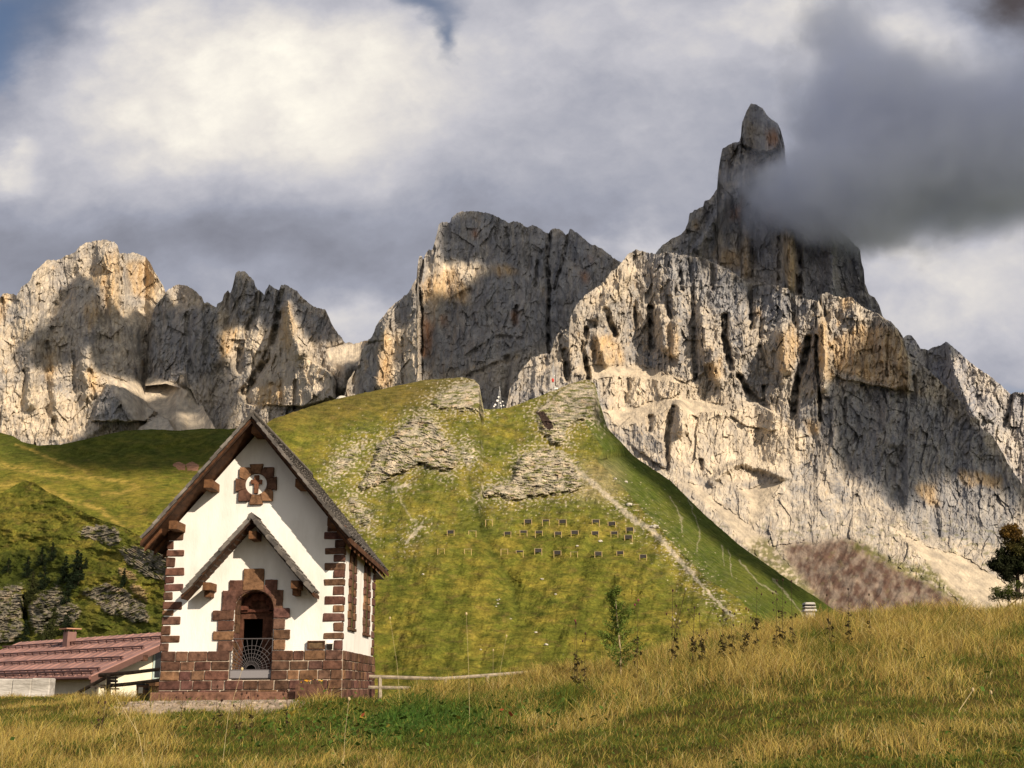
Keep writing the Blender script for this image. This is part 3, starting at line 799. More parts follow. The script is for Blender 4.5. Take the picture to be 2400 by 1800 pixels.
def omask(px, py, q, i):
    """rock that breaks up into the turf at its edges"""
    m = pmask(px, py, q, 14, 16, 30 + i)
    k = np.ones(13) / 13
    m = np.apply_along_axis(lambda v: np.convolve(v, k, 'same'), 1, m)
    m = np.apply_along_axis(lambda v: np.convolve(v, k, 'same'), 0, m)
    n = fbm(px / 11, py / 6, 4, 330 + i, .65)
    return sstep(.36, .66, m * .95 + .62 * n)


def stones(px, py, seed, dens, size=7.0):
    """scattered pale stones lying in the turf"""
    n = fbm(px / size, py / (size * .62), 2, seed)
    return sstep(.44, .56, n * .72 + dens)


_nt = HILLM.node_tree
_n = _nt.nodes.new('ShaderNodeTexNoise')
_n.inputs['Scale'].default_value, _n.inputs['Detail'].default_value, _n.inputs['Roughness'].default_value = 0.8, 4, .7
_nt.links.new(next(q for q in _nt.nodes if q.type == 'MAPPING').outputs[0], _n.inputs['Vector'])
_r = _nt.nodes.new('ShaderNodeMapRange')
_r.inputs['From Min'].default_value, _r.inputs['From Max'].default_value = .3, .7
_r.inputs['To Min'].default_value, _r.inputs['To Max'].default_value = .68, 1.28
_nt.links.new(_n.outputs['Fac'], _r.inputs['Value'])
_v = _nt.nodes.new('ShaderNodeVectorMath')
_v.operation = 'SCALE'
_pb = _nt.nodes['Principled BSDF']
_nt.links.new(_pb.inputs['Base Color'].links[0].from_socket, _v.inputs[0])
_nt.links.new(_r.outputs[0], _v.inputs['Scale'])
_nt.links.new(_v.outputs[0], _pb.inputs['Base Color'])

# --- hill in the middle
OC = [(Z7([(480, 730), (560, 570), (620, 430), (680, 400), (760, 330), (870, 270), (930, 300), (1000, 420), (1070, 500), (1060, 570), (1000, 600), (860, 550), (760, 600), (650, 650)]), -.25, 9),
      (Z7([(1190, 750), (1230, 700), (1380, 660), (1420, 520), (1540, 470), (1640, 480), (1700, 540), (1760, 620), (1790, 700), (1700, 720), (1500, 740), (1400, 770), (1280, 740)]), -.08, 7),
      (Z7([(1510, 250), (1640, 160), (1700, 105), (1790, 85), (1860, 130), (1870, 220), (1890, 300), (1760, 300), (1690, 340), (1690, 450), (1600, 440), (1540, 340)]), -.05, 9),
      (Z7([(900, 210), (950, 160), (1080, 95), (1150, 85), (1190, 130), (1220, 250), (1120, 250), (980, 235)]), .5, 8),
      (Z7([(330, 640), (360, 540), (470, 460), (520, 440), (440, 560), (370, 630)]), .3, 2), (Z7([(420, 800), (460, 740), (560, 880), (540, 940), (480, 860)]), .3, 3), (Z7([(1080, 540), (1100, 440), (1140, 480), (1160, 540), (1120, 570)]), .3, 3)]
PATHS = [(Z7([(1640, 490), (1760, 600), (1900, 720), (2000, 810), (2110, 900)]) + Z6([(450, 880), (560, 1000), (650, 1100)]), 13), (Z6([(640, 1090), (720, 1180), (830, 1290)]), 7), (Z7([(700, 690), (740, 780), (800, 880), (830, 900)]), 5), (Z7([(690, 700), (780, 680)]), 7), (Z7([(770, 1010), (820, 950), (850, 920)]), 9),
         (Z6([(610, 690), (660, 820), (685, 890), (670, 990)]), 3), (Z6([(540, 730), (600, 830), (600, 900)]), 3.5), (Z6([(790, 960), (800, 1060)]), 2.5), (Z6([(820, 980), (835, 1110)]), 2.5), (Z6([(870, 1030), (950, 1130), (1050, 1190)]), 4), (Z6([(1030, 1120), (1100, 1200), (1170, 1290)]), 5)]
GULLY_H = Z7([(1130, 640), (1150, 780), (1200, 930), (1260, 1060), (1330, 1180), (1380, 1260), (1400, 1400)])
H_CREST = Z7([(1850, 110), (1790, 300), (1900, 470)]) + Z6([(200, 560), (330, 700), (460, 840), (600, 1000), (720, 1120), (880, 1220), (1100, 1420)])
H_FLANK = H_CREST + [(2100, 1500), (2000, 1300), (1500, 850)]


def h_masks(px, py):
    o = [omask(px, py, q, i) for i, (q, _, _) in enumerate(OC)]
    p = np.zeros_like(px)
    wx = px + 6 * fbm(px / 16, py / 16, 3, 41)
    for l, w in PATHS:
        p = np.maximum(p, sstep(1.05, .35, pdist(wx, py, l) / (w * (.75 + .9 * vnoise(px / 25, py / 25, 44) ** 2)) * 1.35 + .75 * fbm(px / 7, py / 6, 4, 43, .65)) * (1 if w > 5 else .42))
    return o, p


def h_slope(px, py):
    s = np.interp(py, [900, 1000, 1150, 1350, 1500, 1650], [22, 31, 29, 24, 18, 12])
    return s


def h_disp(px, py, t):
    o, p = h_masks(px, py)
    d = 9 * fbm(px / 130, py / 90, 3, 46) + 2.4 * fbm(px / 30, py / 18, 5, 47, .6) + 2.6 * ridged(px / 46 + .25 * py / 46, py / 140, 3, 48) - 7 * fbm(px / 95 + .55 * py / 95, py / 260, 3, 49)
    d += 5 * np.exp(-(pdist(px + 8 * fbm(px / 40, py / 40, 2, 3), py, GULLY_H) / 15) ** 2)
    for m, (q, dip, a) in zip(o, OC):
        _, beds, crk = outcrop(px, py, 50, dip)
        k = np.ones(7) / 7
        ms = np.apply_along_axis(lambda v: np.convolve(v, k, 'same'), 1, m)
        d -= ms * (a * 1.3 * (.5 + .5 * crk) + 1.5 * beds)
    # the crest that runs down to the right: beyond it the slope turns away from the light
    cr = _pd(px, py, H_CREST)
    fl = pmask(px, py, H_FLANK, 1, 40)
    d += fl * (np.sqrt(cr * cr + 64) - 8) * 2.0
    return d


def h_col(px, py, P):
    o, p = h_masks(px, py)
    c = grass_colour(px, py, 60)
    top = sstep(1010, 930, py + .12 * (px - 900))
    c = mixc(c, G_BRN * .8, .6 * top)
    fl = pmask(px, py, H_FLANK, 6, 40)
    c = mixc(c, [.060, .088, .018], .75 * fl)  # shade of the averted flank painted in as darker green
    dist = np.minimum.reduce([pdist(px, py, list(q) + [q[0]]) for q, _, _ in OC] + [pdist(px, py, l) + 8 for l, w in PATHS if w > 5])
    scat = np.exp(-dist / 45)
    st = stones(px, py, 61, -.06 + .55 * scat + .05 * fbm(px / 80, py / 60, 2, 8))
    c = mixc(c, R_LIGHT * 1.05, st * .85)
    c = mixc(c, [.26, .235, .15], .35 * scat * sstep(-.2, .3, fbm(px / 14, py / 9, 3, 64)))
    wn = sstep(1195, 1150, py) * sstep(1050, 1120, py) * sstep(90, 20, np.abs(px - 1400))
    c = mixc(c, [.30, .25, .15], .5 * wn)
    c = mixc(c, R_LIGHT * .95, p * (.6 + .4 * sstep(-.3, .2, fbm(px / 7, py / 6, 3, 67))))
    g = np.exp(-(pdist(px + 8 * fbm(px / 40, py / 40, 2, 3), py, GULLY_H) / 9) ** 2)
    c = mixc(c, G_DARK, .55 * g)
    for i, (m, (q, dip, a)) in enumerate(zip(o, OC)):
        rc, beds, crk = outcrop(px, py, 50, dip)
        tuft = sstep((.06, .02, -.04, -.06, -.05, -.05, -.05)[i], .26, fbm(px / 24, py / 6, 4, 68 + i, .6)) * .9
        rc = mixc(rc, G_MID, tuft)
        c = c + (rc - c) * m[..., None]
    dark_patch = pmask(px, py, Z7([(1515, 255), (1560, 255), (1600, 310), (1618, 350), (1590, 365), (1560, 340)]), 4, 12)  # dark patch in colour only, no hollow modelled
    return mixc(c, [.05, .035, .03], dark_patch)


H_SH = shade_polys([Z7([(-400, 520), (0, 290), (200, 160), (500, 90), (900, 50), (1100, 40), (1160, 70), (1060, 120), (920, 170), (700, 210), (560, 250), (430, 330), (300, 350), (140, 420), (0, 480), (-300, 700)]),
                    Z6([(160, 360), (220, 370), (340, 470), (500, 590), (640, 710), (760, 840), (950, 990), (1150, 1150), (1250, 1260), (1040, 1180), (900, 1060), (760, 960), (640, 860), (520, 720), (380, 600), (240, 500)])], rough=9)
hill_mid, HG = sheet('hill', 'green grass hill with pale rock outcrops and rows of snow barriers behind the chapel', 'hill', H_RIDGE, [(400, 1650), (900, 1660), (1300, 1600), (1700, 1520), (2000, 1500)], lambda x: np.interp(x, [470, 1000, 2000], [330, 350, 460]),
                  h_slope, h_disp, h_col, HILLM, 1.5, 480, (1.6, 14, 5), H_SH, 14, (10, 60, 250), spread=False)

# --- far hills on the left
Z8 = zoomed(0, 980, .1899)
L_TAN = [(Z8([(200, 330), (420, 410), (640, 500), (850, 580), (1050, 660)]), 4), (Z8([(0, 570), (200, 620), (420, 660), (560, 690)]), 7), (Z8([(560, 690), (900, 735), (1200, 735), (1450, 770), (1620, 800), (1700, 860), (1500, 920), (1270, 945)]), 5), (Z8([(0, 830), (180, 830)]), 6), (Z8([(540, 880), (760, 960), (880, 1030)]), 6), (Z8([(980, 1050), (1120, 1090), (1250, 1140), (1400, 1260), (1510, 1340)]), 6)]


def l_col(px, py, P):
    c = grass_colour(px, py, 90, .8)
    c = mixc(c, G_DARK * 1.15, .6 * sstep(1125, 1050, py))  # shaded top of the hill also painted darker
    c = mixc(c, G_YEL * 1.15, .55 * np.exp(-((py - 1150) / 40) ** 2) * sstep(-.3, .3, fbm(px / 60, py / 14, 3, 91)))  # sunlit middle band painted yellower
    for l, w in L_TAN:
        q = pdist(px + 5 * fbm(px / 12, py / 8, 3, 93), py, l) / w
        c = mixc(c, [.40, .29, .075], .75 * np.exp(-q * q) * sstep(-.5, .2, fbm(px / 18, py / 6, 3, 94)))
    red = pmask(px, py, Z8([(2130, 570), (2200, 540), (2290, 570), (2280, 640), (2200, 640)]), 3, 10)
    c = mixc(c, R_LIGHT, stones(px, py, 96, -.10))
    return mixc(c, [.38, .20, .13], np.maximum(red, pmask(px, py, [(435, 1088), (450, 1082), (466, 1090), (464, 1103), (440, 1102)], 3, 10)))


L_SH = shade_polys([[(-90, 1000), (70, 1060), (150, 1040), (300, 1000), (532, 1000), (640, 980), (640, 1040), (460, 1105), (330, 1112), (220, 1112), (150, 1085), (100, 1062), (-90, 1040)], Z8([(120, 470), (420, 440), (700, 540), (900, 640), (700, 620), (420, 540), (150, 540)])], rough=8)
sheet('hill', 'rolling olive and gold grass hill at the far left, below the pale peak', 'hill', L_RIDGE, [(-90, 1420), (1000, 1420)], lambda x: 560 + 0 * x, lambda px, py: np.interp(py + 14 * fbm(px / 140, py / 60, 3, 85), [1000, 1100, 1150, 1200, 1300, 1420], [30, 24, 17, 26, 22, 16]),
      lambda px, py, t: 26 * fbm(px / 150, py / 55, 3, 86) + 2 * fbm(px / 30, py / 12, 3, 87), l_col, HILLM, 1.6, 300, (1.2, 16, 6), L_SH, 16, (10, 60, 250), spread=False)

# --- nearer ravine slope with cliffs on the left
N_RIDGE = [(-90, 1165), (0, 1158), (30, 1140), (57, 1126), (80, 1130), (110, 1152), (150, 1172), (190, 1198), (235, 1218), (290, 1236), (340, 1262), (420, 1300), (520, 1380), (640, 1440), (760, 1560), (850, 1625)]
N_OC = [(Z2([(-320, 680), (0, 690), (180, 650), (195, 900), (170, 1090), (0, 1160), (-320, 1160)]), .0, 7), (Z2([(215, 850), (330, 700), (500, 660), (510, 760), (640, 830), (650, 940), (520, 990), (400, 1000), (360, 1080), (290, 1050), (240, 960)]), .1, 6), (Z2([(650, 690), (760, 680), (900, 640), (1000, 690), (1190, 830), (1220, 960), (1100, 970), (960, 920), (860, 900), (760, 780), (650, 730)]), .4, 5),
        (Z2([(620, 260), (700, 190), (860, 170), (980, 230), (960, 330), (880, 340), (780, 300)]), .1, 3), (Z2([(960, 360), (1060, 340), (1180, 350), (1370, 360), (1400, 640), (1180, 600), (1060, 520), (1000, 440)]), -.6, 5), (Z2([(930, 550), (1000, 510), (1120, 590), (1130, 630), (1000, 600)]), .2, 1), (Z2([(1020, 660), (1120, 650), (1190, 720), (1200, 820), (1100, 740)]), .2, 1.5)]
N_DARK = Z2([(-320, 480), (0, 420), (180, 370), (440, 350), (640, 440), (660, 560), (620, 770), (500, 820), (400, 720), (190, 700), (-100, 680)])


def n_slope(px, py):
    return np.interp(py, [1130, 1250, 1400, 1560], [30, 32, 28, 14])


def n_disp(px, py, t):
    d = 7 * fbm(px / 90, py / 60, 3, 135) + 2.0 * fbm(px / 22, py / 12, 3, 136)
    for i, (q, dip, a) in enumerate(N_OC):
        m = omask(px, py, q, 20 + i)
        _, beds, crk = outcrop(px, py, 137, dip)
        d -= np.apply_along_axis(lambda v: np.convolve(v, np.ones(7) / 7, 'same'), 1, m) * (a * (.4 + .6 * crk) * .6 + 1.1 * beds)
    d += 9 * np.exp(-(pdist(px, py, Z2([(195, 760), (205, 900), (240, 1060)])) / 7) ** 2)
    return d


def n_col(px, py, P):
    c = grass_colour(px, py, 140, .7)
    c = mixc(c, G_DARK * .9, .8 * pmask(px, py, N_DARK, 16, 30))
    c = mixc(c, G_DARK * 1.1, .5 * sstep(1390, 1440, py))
    c = mixc(c, R_LIGHT, stones(px, py, 141, -.08, 5))
    for i, (q, dip, a) in enumerate(N_OC):
        rc, beds, crk = outcrop(px, py, 137, dip)
        rc = mixc(rc * .58, G_MID * .7, .85 * sstep(.02, .25, fbm(px / 16, py / 9, 4, 142 + i)))  # rock colour darkened for the shade in the ravine
        if a <= 1.5:
            rc = mixc(rc, [.44, .30, .14], .75)
        c = c + (rc - c) * omask(px, py, q, 20 + i)[..., None]
    return c


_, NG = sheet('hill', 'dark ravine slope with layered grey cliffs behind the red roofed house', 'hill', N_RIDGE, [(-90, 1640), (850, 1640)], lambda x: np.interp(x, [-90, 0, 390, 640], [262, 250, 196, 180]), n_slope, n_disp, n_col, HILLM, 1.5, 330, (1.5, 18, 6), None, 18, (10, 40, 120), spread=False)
# ------------------------------------------------------------------ meadow and valley floor: one sheet to the horizon
_CR = [(-400, 1640), (0, 1640), (370, 1640), (800, 1640), (900, 1632), (1000, 1630), (1150, 1624), (1250, 1608), (1400, 1586), (1500, 1562), (1650, 1520), (1750, 1500), (1900, 1476), (2000, 1466), (2100, 1456), (2200, 1452), (2300, 1456), (2400, 1446), (2700, 1410), (3200, 1400)]
_CX = np.array([at(x, y, 29.0)[0] for x, y in _CR])
_CZ = np.array([at(x, y, 29.0)[2] for x, y in _CR])


def ground_z(X, Y):
    X, Y = np.asarray(X, float), np.asarray(Y, float)
    cz = np.interp(X * 29 / np.clip(Y, 16, 29), _CX, _CZ)
    t = np.clip(Y, 0, 29) / 29
    z = cz * t ** 1.8
    z = z + (.16 * fbm(X / 1.9, Y / 1.7, 4, 300) + .10 * fbm(X / 7, Y / 5, 2, 304)) * np.clip(Y / 12, 0, 1)
    # flat terrace under the chapel
    k = sstep(-11.5, -9.3, X) * sstep(-2.2, -3.6, X) * sstep(25.6, 27.0, Y)
    z = z * (1 - k) + _CZ[3] * k - .0 * k
    far = np.clip(Y - 30.5, 0, None)
    left = sstep(-10, -12, X)
    drop = np.where(far < 40, .16 * far, 6.4 + .02 * np.minimum(far - 40, 200))
    drop = np.maximum(drop - 30 * .0, 0)
    return z - drop * sstep(0, 4, far)


def build_ground():
    ys = np.concatenate([np.linspace(-60, 4, 20), np.linspace(5, 34, 170), np.geomspace(35, 9000, 60)])
    us = np.concatenate([-np.geomspace(9000, 20, 30), np.linspace(-19, 19, 220), np.geomspace(20, 9000, 30)])
    X, Y = np.meshgrid(us, ys)
    Z = ground_z(X, Y)
    n = fbm(X / 1.3, Y / 1.3, 4, 310)
    c = mixc(np.broadcast_to(np.array([.055, .050, .014]), X.shape + (3,)), [.12, .085, .026], .5 + .6 * n)
    c = mixc(c, [.075, .10, .014], sstep(40, 80, Y))
    # bare stony earth before the chapel door
    m = sstep(.1, .5, sstep(25.2, 26.0, Y) * sstep(28.2, 27.6, Y) * sstep(-8.9, -8.3, X) * sstep(-4.6, -5.6, X) + .25 * n)
    c = mixc(c, [.36, .29, .22], m)
    gm = noisy('meadow soil', (.7, .7, .7), (1.25, 1.2, 1.15), 3.0, rough=1.0, bump=.6, bscale=14, attr='Col', spec=.02, bdist=.05)
    o = np_mesh('ground', np.stack([X, Y, Z], -1).reshape(-1, 3), grid_faces(*X.shape), gm, c.reshape(-1, 3), True)
    tag(o, 'rising meadow soil in the foreground and the valley floor beyond', 'ground', None, 'structure')
    yy_, xx_ = np.meshgrid(np.linspace(8, 34, 60), np.linspace(-16, 16, 60))
    SHADE_PTS.append((np.stack([xx_, yy_, ground_z(xx_, yy_)], -1).reshape(-1, 3), np.zeros(3600)))


build_ground()
# ------------------------------------------------------------------ mesh collector
ORIG = {}


class MB:
    def __init__(self):
        self.v, self.f, self.c = [], [], []

    def add(self, verts, faces, col=(1, 1, 1)):
        n = len(self.v)
        self.v += [tuple(p) for p in verts]
        self.c += [tuple(col)] * len(verts)
        self.f += [tuple(i + n for i in q) for q in faces]
        return self

    def obox(self, c, ax, ay, az, col=(1, 1, 1), jit=0.0):
        c, ax, ay, az = map(Vector, (c, ax, ay, az))
        p = [c + ax * i + ay * j + az * k for k in (-1, 1) for i, j in ((-1, -1), (1, -1), (1, 1), (-1, 1))]
        if jit:
            p = [q + Vector([random.uniform(-jit, jit) for _ in range(3)]) for q in p]
        return self.add(p, [(0, 3, 2, 1), (4, 5, 6, 7), (0, 1, 5, 4), (1, 2, 6, 5), (2, 3, 7, 6), (3, 0, 4, 7)], col)

    def box(self, lo, hi, col=(1, 1, 1), jit=0.0):
        c = [(a + b) / 2 for a, b in zip(lo, hi)]
        h = [abs(b - a) / 2 for a, b in zip(lo, hi)]
        return self.obox(c, (h[0], 0, 0), (0, h[1], 0), (0, 0, h[2]), col, jit)

    def prism(self, poly, y0, y1, col=(1, 1, 1)):
        """outline of (x, z) points, counter-clockwise seen from the front, extruded from y0 (front) to y1"""
        a = sum(p[0] * q[1] - q[0] * p[1] for p, q in zip(poly, poly[1:] + poly[:1]))
        if a < 0:
            poly = poly[::-1]
        n = len(poly)
        v = [(x, y0, z) for x, z in poly] + [(x, y1, z) for x, z in poly]
        f = [tuple(range(n)), tuple(range(2 * n - 1, n - 1, -1))]
        f += [(i, i + n, (i + 1) % n + n, (i + 1) % n) for i in range(n)]
        return self.add(v, f, col)

    def extrude(self, pts, vec, col=(1, 1, 1)):
        """any flat outline pushed along vec"""
        n = len(pts)
        v = [Vector(p) for p in pts] + [Vector(p) + Vector(vec) for p in pts]
        f = [tuple(range(n)), tuple(range(2 * n - 1, n - 1, -1))]
        f += [(i, i + n, (i + 1) % n + n, (i + 1) % n) for i in range(n)]
        return self.add(v, f, col)

    def tube(self, pts, r0, r1=None, n=6, col=(1, 1, 1)):
        r1 = r0 if r1 is None else r1
        pts = [Vector(p) for p in pts]
        v, f = [], []
        for i, p in enumerate(pts):
            d = (pts[min(i + 1, len(pts) - 1)] - pts[max(i - 1, 0)]).normalized()
            u = d.orthogonal().normalized() if abs(d.z) > .9 else d.cross(Vector((0, 0, 1))).normalized()
            w = d.cross(u)
            r = r0 + (r1 - r0) * i / max(1, len(pts) - 1)
            v += [p + (u * math.cos(6.2832 * k / n) + w * math.sin(6.2832 * k / n)) * r for k in range(n)]
        for i in range(len(pts) - 1):
            f += [(i * n + k, i * n + (k + 1) % n, (i + 1) * n + (k + 1) % n, (i + 1) * n + k) for k in range(n)]
        f += [tuple(range(n - 1, -1, -1)), tuple(range((len(pts) - 1) * n, len(pts) * n))]
        return self.add(v, f, col)

    def ball(self, c, r, col=(1, 1, 1), sq=(1, 1, 1), jit=0.0, n=7, m=5):
        c = Vector(c)
        v, f = [], []
        for j in range(m + 1):
            for i in range(n):
                a, b = 6.2832 * i / n, math.pi * j / m
                k = r * (1 + random.uniform(-jit, jit))
                v.append(c + Vector((math.cos(a) * math.sin(b) * k * sq[0], math.sin(a) * math.sin(b) * k * sq[1], math.cos(b) * k * sq[2])))
        for j in range(m):
            f += [(j * n + i, j * n + (i + 1) % n, (j + 1) * n + (i + 1) % n, (j + 1) * n + i) for i in range(n)]
        return self.add(v, f, col)

    def build(self, name, mat, parent=None, bevel=0.0, smooth=False, loc=None):
        org = ORIG.get(parent.name, Vector((0, 0, 0))) if parent else Vector(loc or (0, 0, 0))
        me = bpy.data.meshes.new(name)
        me.from_pydata([tuple(Vector(p) - org) for p in self.v], [], self.f)
        me.update()
        a = me.color_attributes.new('Col', 'FLOAT_COLOR', 'POINT')
        a.data.foreach_set('color', np.array([c + (1,) for c in self.c], np.float32).ravel())
        if bevel:
            bm = bmesh.new()
            bm.from_mesh(me)
            bmesh.ops.bevel(bm, geom=list(bm.edges), offset=bevel, segments=1, affect='EDGES', profile=.5, clamp_overlap=True)
            bm.normal_update()
            bm.to_mesh(me)
            bm.free()
        if smooth:
            me.polygons.foreach_set('use_smooth', [True] * len(me.polygons))
        me.materials.append(mat)
        o = bpy.data.objects.new(name, me)
        COL.objects.link(o)
        if parent:
            o.parent = parent
        else:
            o.location = org
        ORIG[o.name] = org
        return o


def root(name, loc, label, cat, group=None):
    o = empty(name, loc)
    ORIG[o.name] = Vector(loc)
    return tag(o, label, cat, group)


M_PLASTER = noisy('white lime plaster', (.60, .58, .535), (.76, .745, .71), 1.6, stretch=(1, 1, .35), contrast=(.28, .55), rough=.9, bump=.6, bscale=20, bdist=.012, spec=.1)
M_STONE = noisy('brown porphyry', (.5, .48, .48), (1.5, 1.45, 1.4), 7, rough=.92, bump=.7, bscale=26, attr='Col', bdist=.02, spec=.1)
M_MORTAR = noisy('mortar', (.40, .33, .26), (.52, .44, .35), 12, rough=.95, bump=.4, bscale=60, bdist=.01)
M_SHINGLE = noisy('weathered larch shingles', (.55, .55, .57), (1.35, 1.3, 1.22), 5, rough=.9, bump=.6, bscale=30, attr='Col', stretch=(1, 1, .3), bdist=.01, spec=.1)
M_WOOD = noisy('brown timber', (.55, .5, .5), (1.4, 1.3, 1.2), 9, rough=.8, bump=.4, bscale=30, attr='Col', stretch=(1, .25, 1), bdist=.01, spec=.15)
M_IRON, _, _b = material('grey painted iron', .55, .3)
_b.inputs['Base Color'].default_value = (.11, .10, .105, 1)
_b.inputs['Metallic'].default_value = .3
M_DARK = noisy('dark interior', (.010, .008, .007), (.02, .014, .012), 4, rough=1)
M_GLASS, _, _b = material('dark window glass', .12, .5)
_b.inputs['Base Color'].default_value = (.015, .017, .02, 1)
BROWN = (.102, .056, .040)
WOOD = (.115, .055, .028)


def stone_col(v=.3):
    k = 1 + random.uniform(-v, v)
    h = random.random()
    if h > .86:
        return (.165 * k, .095 * k, .055 * k)
    return (BROWN[0] * k, BROWN[1] * k * random.uniform(.9, 1.1), BROWN[2] * k * random.uniform(.9, 1.15))


# ------------------------------------------------------------------ the chapel
FY = 28.0


def K(zx, zy, Y=FY):
    p = at(300 + zx / 2.3045, 940 + zy / 2.3045, Y)
    return p.x, p.z


def build_chapel():
    xl, xr = K(204, 1000)[0], K(1160, 1000)[0]
    zb = K(600, 1585)[1] - .12
    zp = K(600, 1352)[1]
    yb = FY + 6.3
    rx, rz = K(668, 55, 27.1)
    lt, rt = K(80, 738, 27.1), K(1222, 718, 27.1)
    sl = (rz - lt[1]) / (rx - lt[0])
    sr = (rz - rt[1]) / (rt[0] - rx)
    s = (sl + sr) / 2
    tv = .30                                   # roof thickness measured vertically
    half = ((rx - lt[0]) + (rt[0] - rx)) / 2

    def under(x):
        return rz - s * abs(x - rx) - tv
    ch = root('chapel', ((xl + xr) / 2, FY, zb), 'small white plastered mountain chapel with brown stone corners and steep shingle roof', 'chapel')
    # walls; the door opening is cut out of the front
    dl, dr = K(574, 1200)[0], K(786, 1200)[0]
    zs, zt, zf = K(680, 1122)[1], K(680, 1021)[1], K(660, 1500)[1]
    dc, dw = (dl + dr) / 2, (dr - dl) / 2
    arch = [(dc + dw * math.cos(a), zs + (zt - zs) * math.sin(a)) for a in np.linspace(0, math.pi, 15)]
    front = [(xl, zb), (dl, zb), (dl, zf)] + arch[::-1] + [(dr, zf), (dr, zb), (xr, zb), (xr, under(xr)), (rx, rz - tv), (xl, under(xl))]
    w = MB()
    w.prism(front, FY, FY + .5)
    w.box((xl, FY + .5, zb), (xl + .4, yb, under(xl) - .02))
    w.box((xr - .4, FY + .5, zb), (xr, yb, under(xr) - .02))
    w.prism([(xl + .4, zb), (xr - .4, zb), (xr - .4, under(xr - .4) - .03), (rx, rz - tv - .03), (xl + .4, under(xl + .4) - .03)], yb - .4, yb)
    w.build('wall', M_PLASTER, ch)
    # recess behind the door arch
    i0, i1, it = K(622, 1200, FY + .5)[0], K(728, 1200, FY + .5)[0], K(670, 1176, FY + .5)[1]
    d = MB()
    d.prism([(dl - .1, zb), (i0, zb), (i0, it), (i1, it), (i1, zb), (dr + .1, zb), (dr + .1, zt + .1), (dl - .1, zt + .1)], FY + .502, FY + .62, (.085, .040, .027))
    inn = d.build('door_recess', M_STONE, ch)
    f = MB()
    for a0 in np.linspace(.1, math.pi - .1, 6):
        f.obox((dc + (dw - .12) * math.cos(a0), FY + .47, zs + (zt - zs - .12) * math.sin(a0)), (.10, 0, 0), (0, .03, 0), (0, 0, .10), (.10, .042, .03))
    f.box((dl + .02, FY + .44, zs - .06), (dr - .02, FY + .50, zs + .02), (.095, .040, .028))
    f.build('arch_lining', M_STONE, inn, .02)
    dk = MB()
    dk.box((i0 - .3, FY + 1.6, zb), (i1 + .3, FY + 1.7, it + .4))
    dk.box((i0 - .35, FY + .63, zb), (i0 - .3, FY + 1.7, it + .4))
    dk.box((i1 + .3, FY + .63, zb), (i1 + .35, FY + 1.7, it + .4))
    dk.box((i0 - .35, FY + .63, it + .4), (i1 + .35, FY + 1.7, it + .45))
    dk.build('interior', M_DARK, ch)  # near-black faces stand in for the unlit inside
    # reveal stones and surround
    for q in [((622, 738), (905, 1022)), ((545, 622), (967, 1062)), ((738, 810), (964, 1060)), ((508, 588), (1024, 1132)), ((772, 840), (1020, 1124)), ((457, 574), (1131, 1184)), ((485, 574), (1187, 1240)), ((460, 574), (1243, 1292)), ((485, 574), (1296, 1352)), ((786, 876), (1118, 1172)), ((786, 850), (1175, 1232)), ((786, 877), (1235, 1286)), ((786, 850), (1289, 1344))]:
        (x0, x1), (y0, y1) = q
        X0, Z0 = K(x0, y1)
        X1, Z1 = K(x1, y0)
        m = MB()
        # trim the inner corner to the arch
        poly = []
        for k in range(24):
            t = k / 24 * 4
            e = int(t)
            u = t - e
            x = (X0 + (X1 - X0) * u, X1, X1 - (X1 - X0) * u, X0)[e]
            z = (Z0, Z0 + (Z1 - Z0) * u, Z1, Z1 - (Z1 - Z0) * u)[e]
            r = math.hypot((x - dc) / dw, (z - zs) / (zt - zs)) if z > zs else abs(x - dc) / dw
            if r < 1.0:
                if z > zs:
                    x, z = dc + (x - dc) / max(r, .05), zs + (z - zs) / max(r, .05)
                else:
                    x = dc + dw * (1 if x > dc else -1)
            poly.append((x + random.uniform(-.006, .006), z + random.uniform(-.006, .006)))
        m.prism(poly, FY - .050 - random.uniform(0, .016), FY + .03, stone_col(.18))
        m.build('surround_stone', M_STONE, ch, .012)
    rg = MB()
    na = 18
    for k in range(na):
        a0, a1 = math.pi * k / na, math.pi * (k + 1) / na
        rg.prism([(dc + dw * q * math.cos(a), zs + (zt - zs) * q * math.sin(a)) for a, q in ((a0, 1.0), (a1, 1.0), (a1, 1.32), (a0, 1.32))], FY - .045, FY + .02, (BROWN[0] * .95, BROWN[1] * .95, BROWN[2] * .95))
    rg.build('arch_ring', M_STONE, ch)
    jm = MB()
    for zz in np.arange(zb, zs, .22):
        for xx, sgn in ((dl, 1), (dr, -1)):
            jm.box((xx, FY + .0, zz + .005), (xx + sgn * .025, FY + .49, zz + .215), stone_col(.2), .004)
    for k in range(12):
        a0, a1 = math.pi * k / 12, math.pi * (k + 1) / 12
        c = stone_col(.2)
        pts = [(dc + dw * kk * math.cos(a), zs + (zt - zs) * kk * math.sin(a)) for a, kk in ((a0, 1), (a1, 1), (a1, .95), (a0, .95))]
        jm.prism(pts, FY + .0, FY + .49, c)
    jm.build('door_jamb', M_STONE, ch)
    # iron gate: frame, fan of bars and rings, sheet at the bottom
    g0, g1, gt, gp, gb = K(553, 1400, 27.97)[0], K(777, 1400, 27.97)[0], K(660, 1284, 27.97)[1], K(660, 1452, 27.97)[1], K(660, 1497, 27.97)[1]
    gy = 27.98
    g = MB()
    for a, b in (((g0, gt), (g1, gt)), ((g0, gb), (g1, gb)), ((g0, gb), (g0, gt)), ((g1, gb), (g1, gt)), ((g0, gp), (g1, gp))):
        g.tube([(a[0], gy, a[1]), (b[0], gy, b[1])], .014, n=4)
    gc, W, Hh = (g0 + g1) / 2, (g1 - g0) / 2, gt - gp

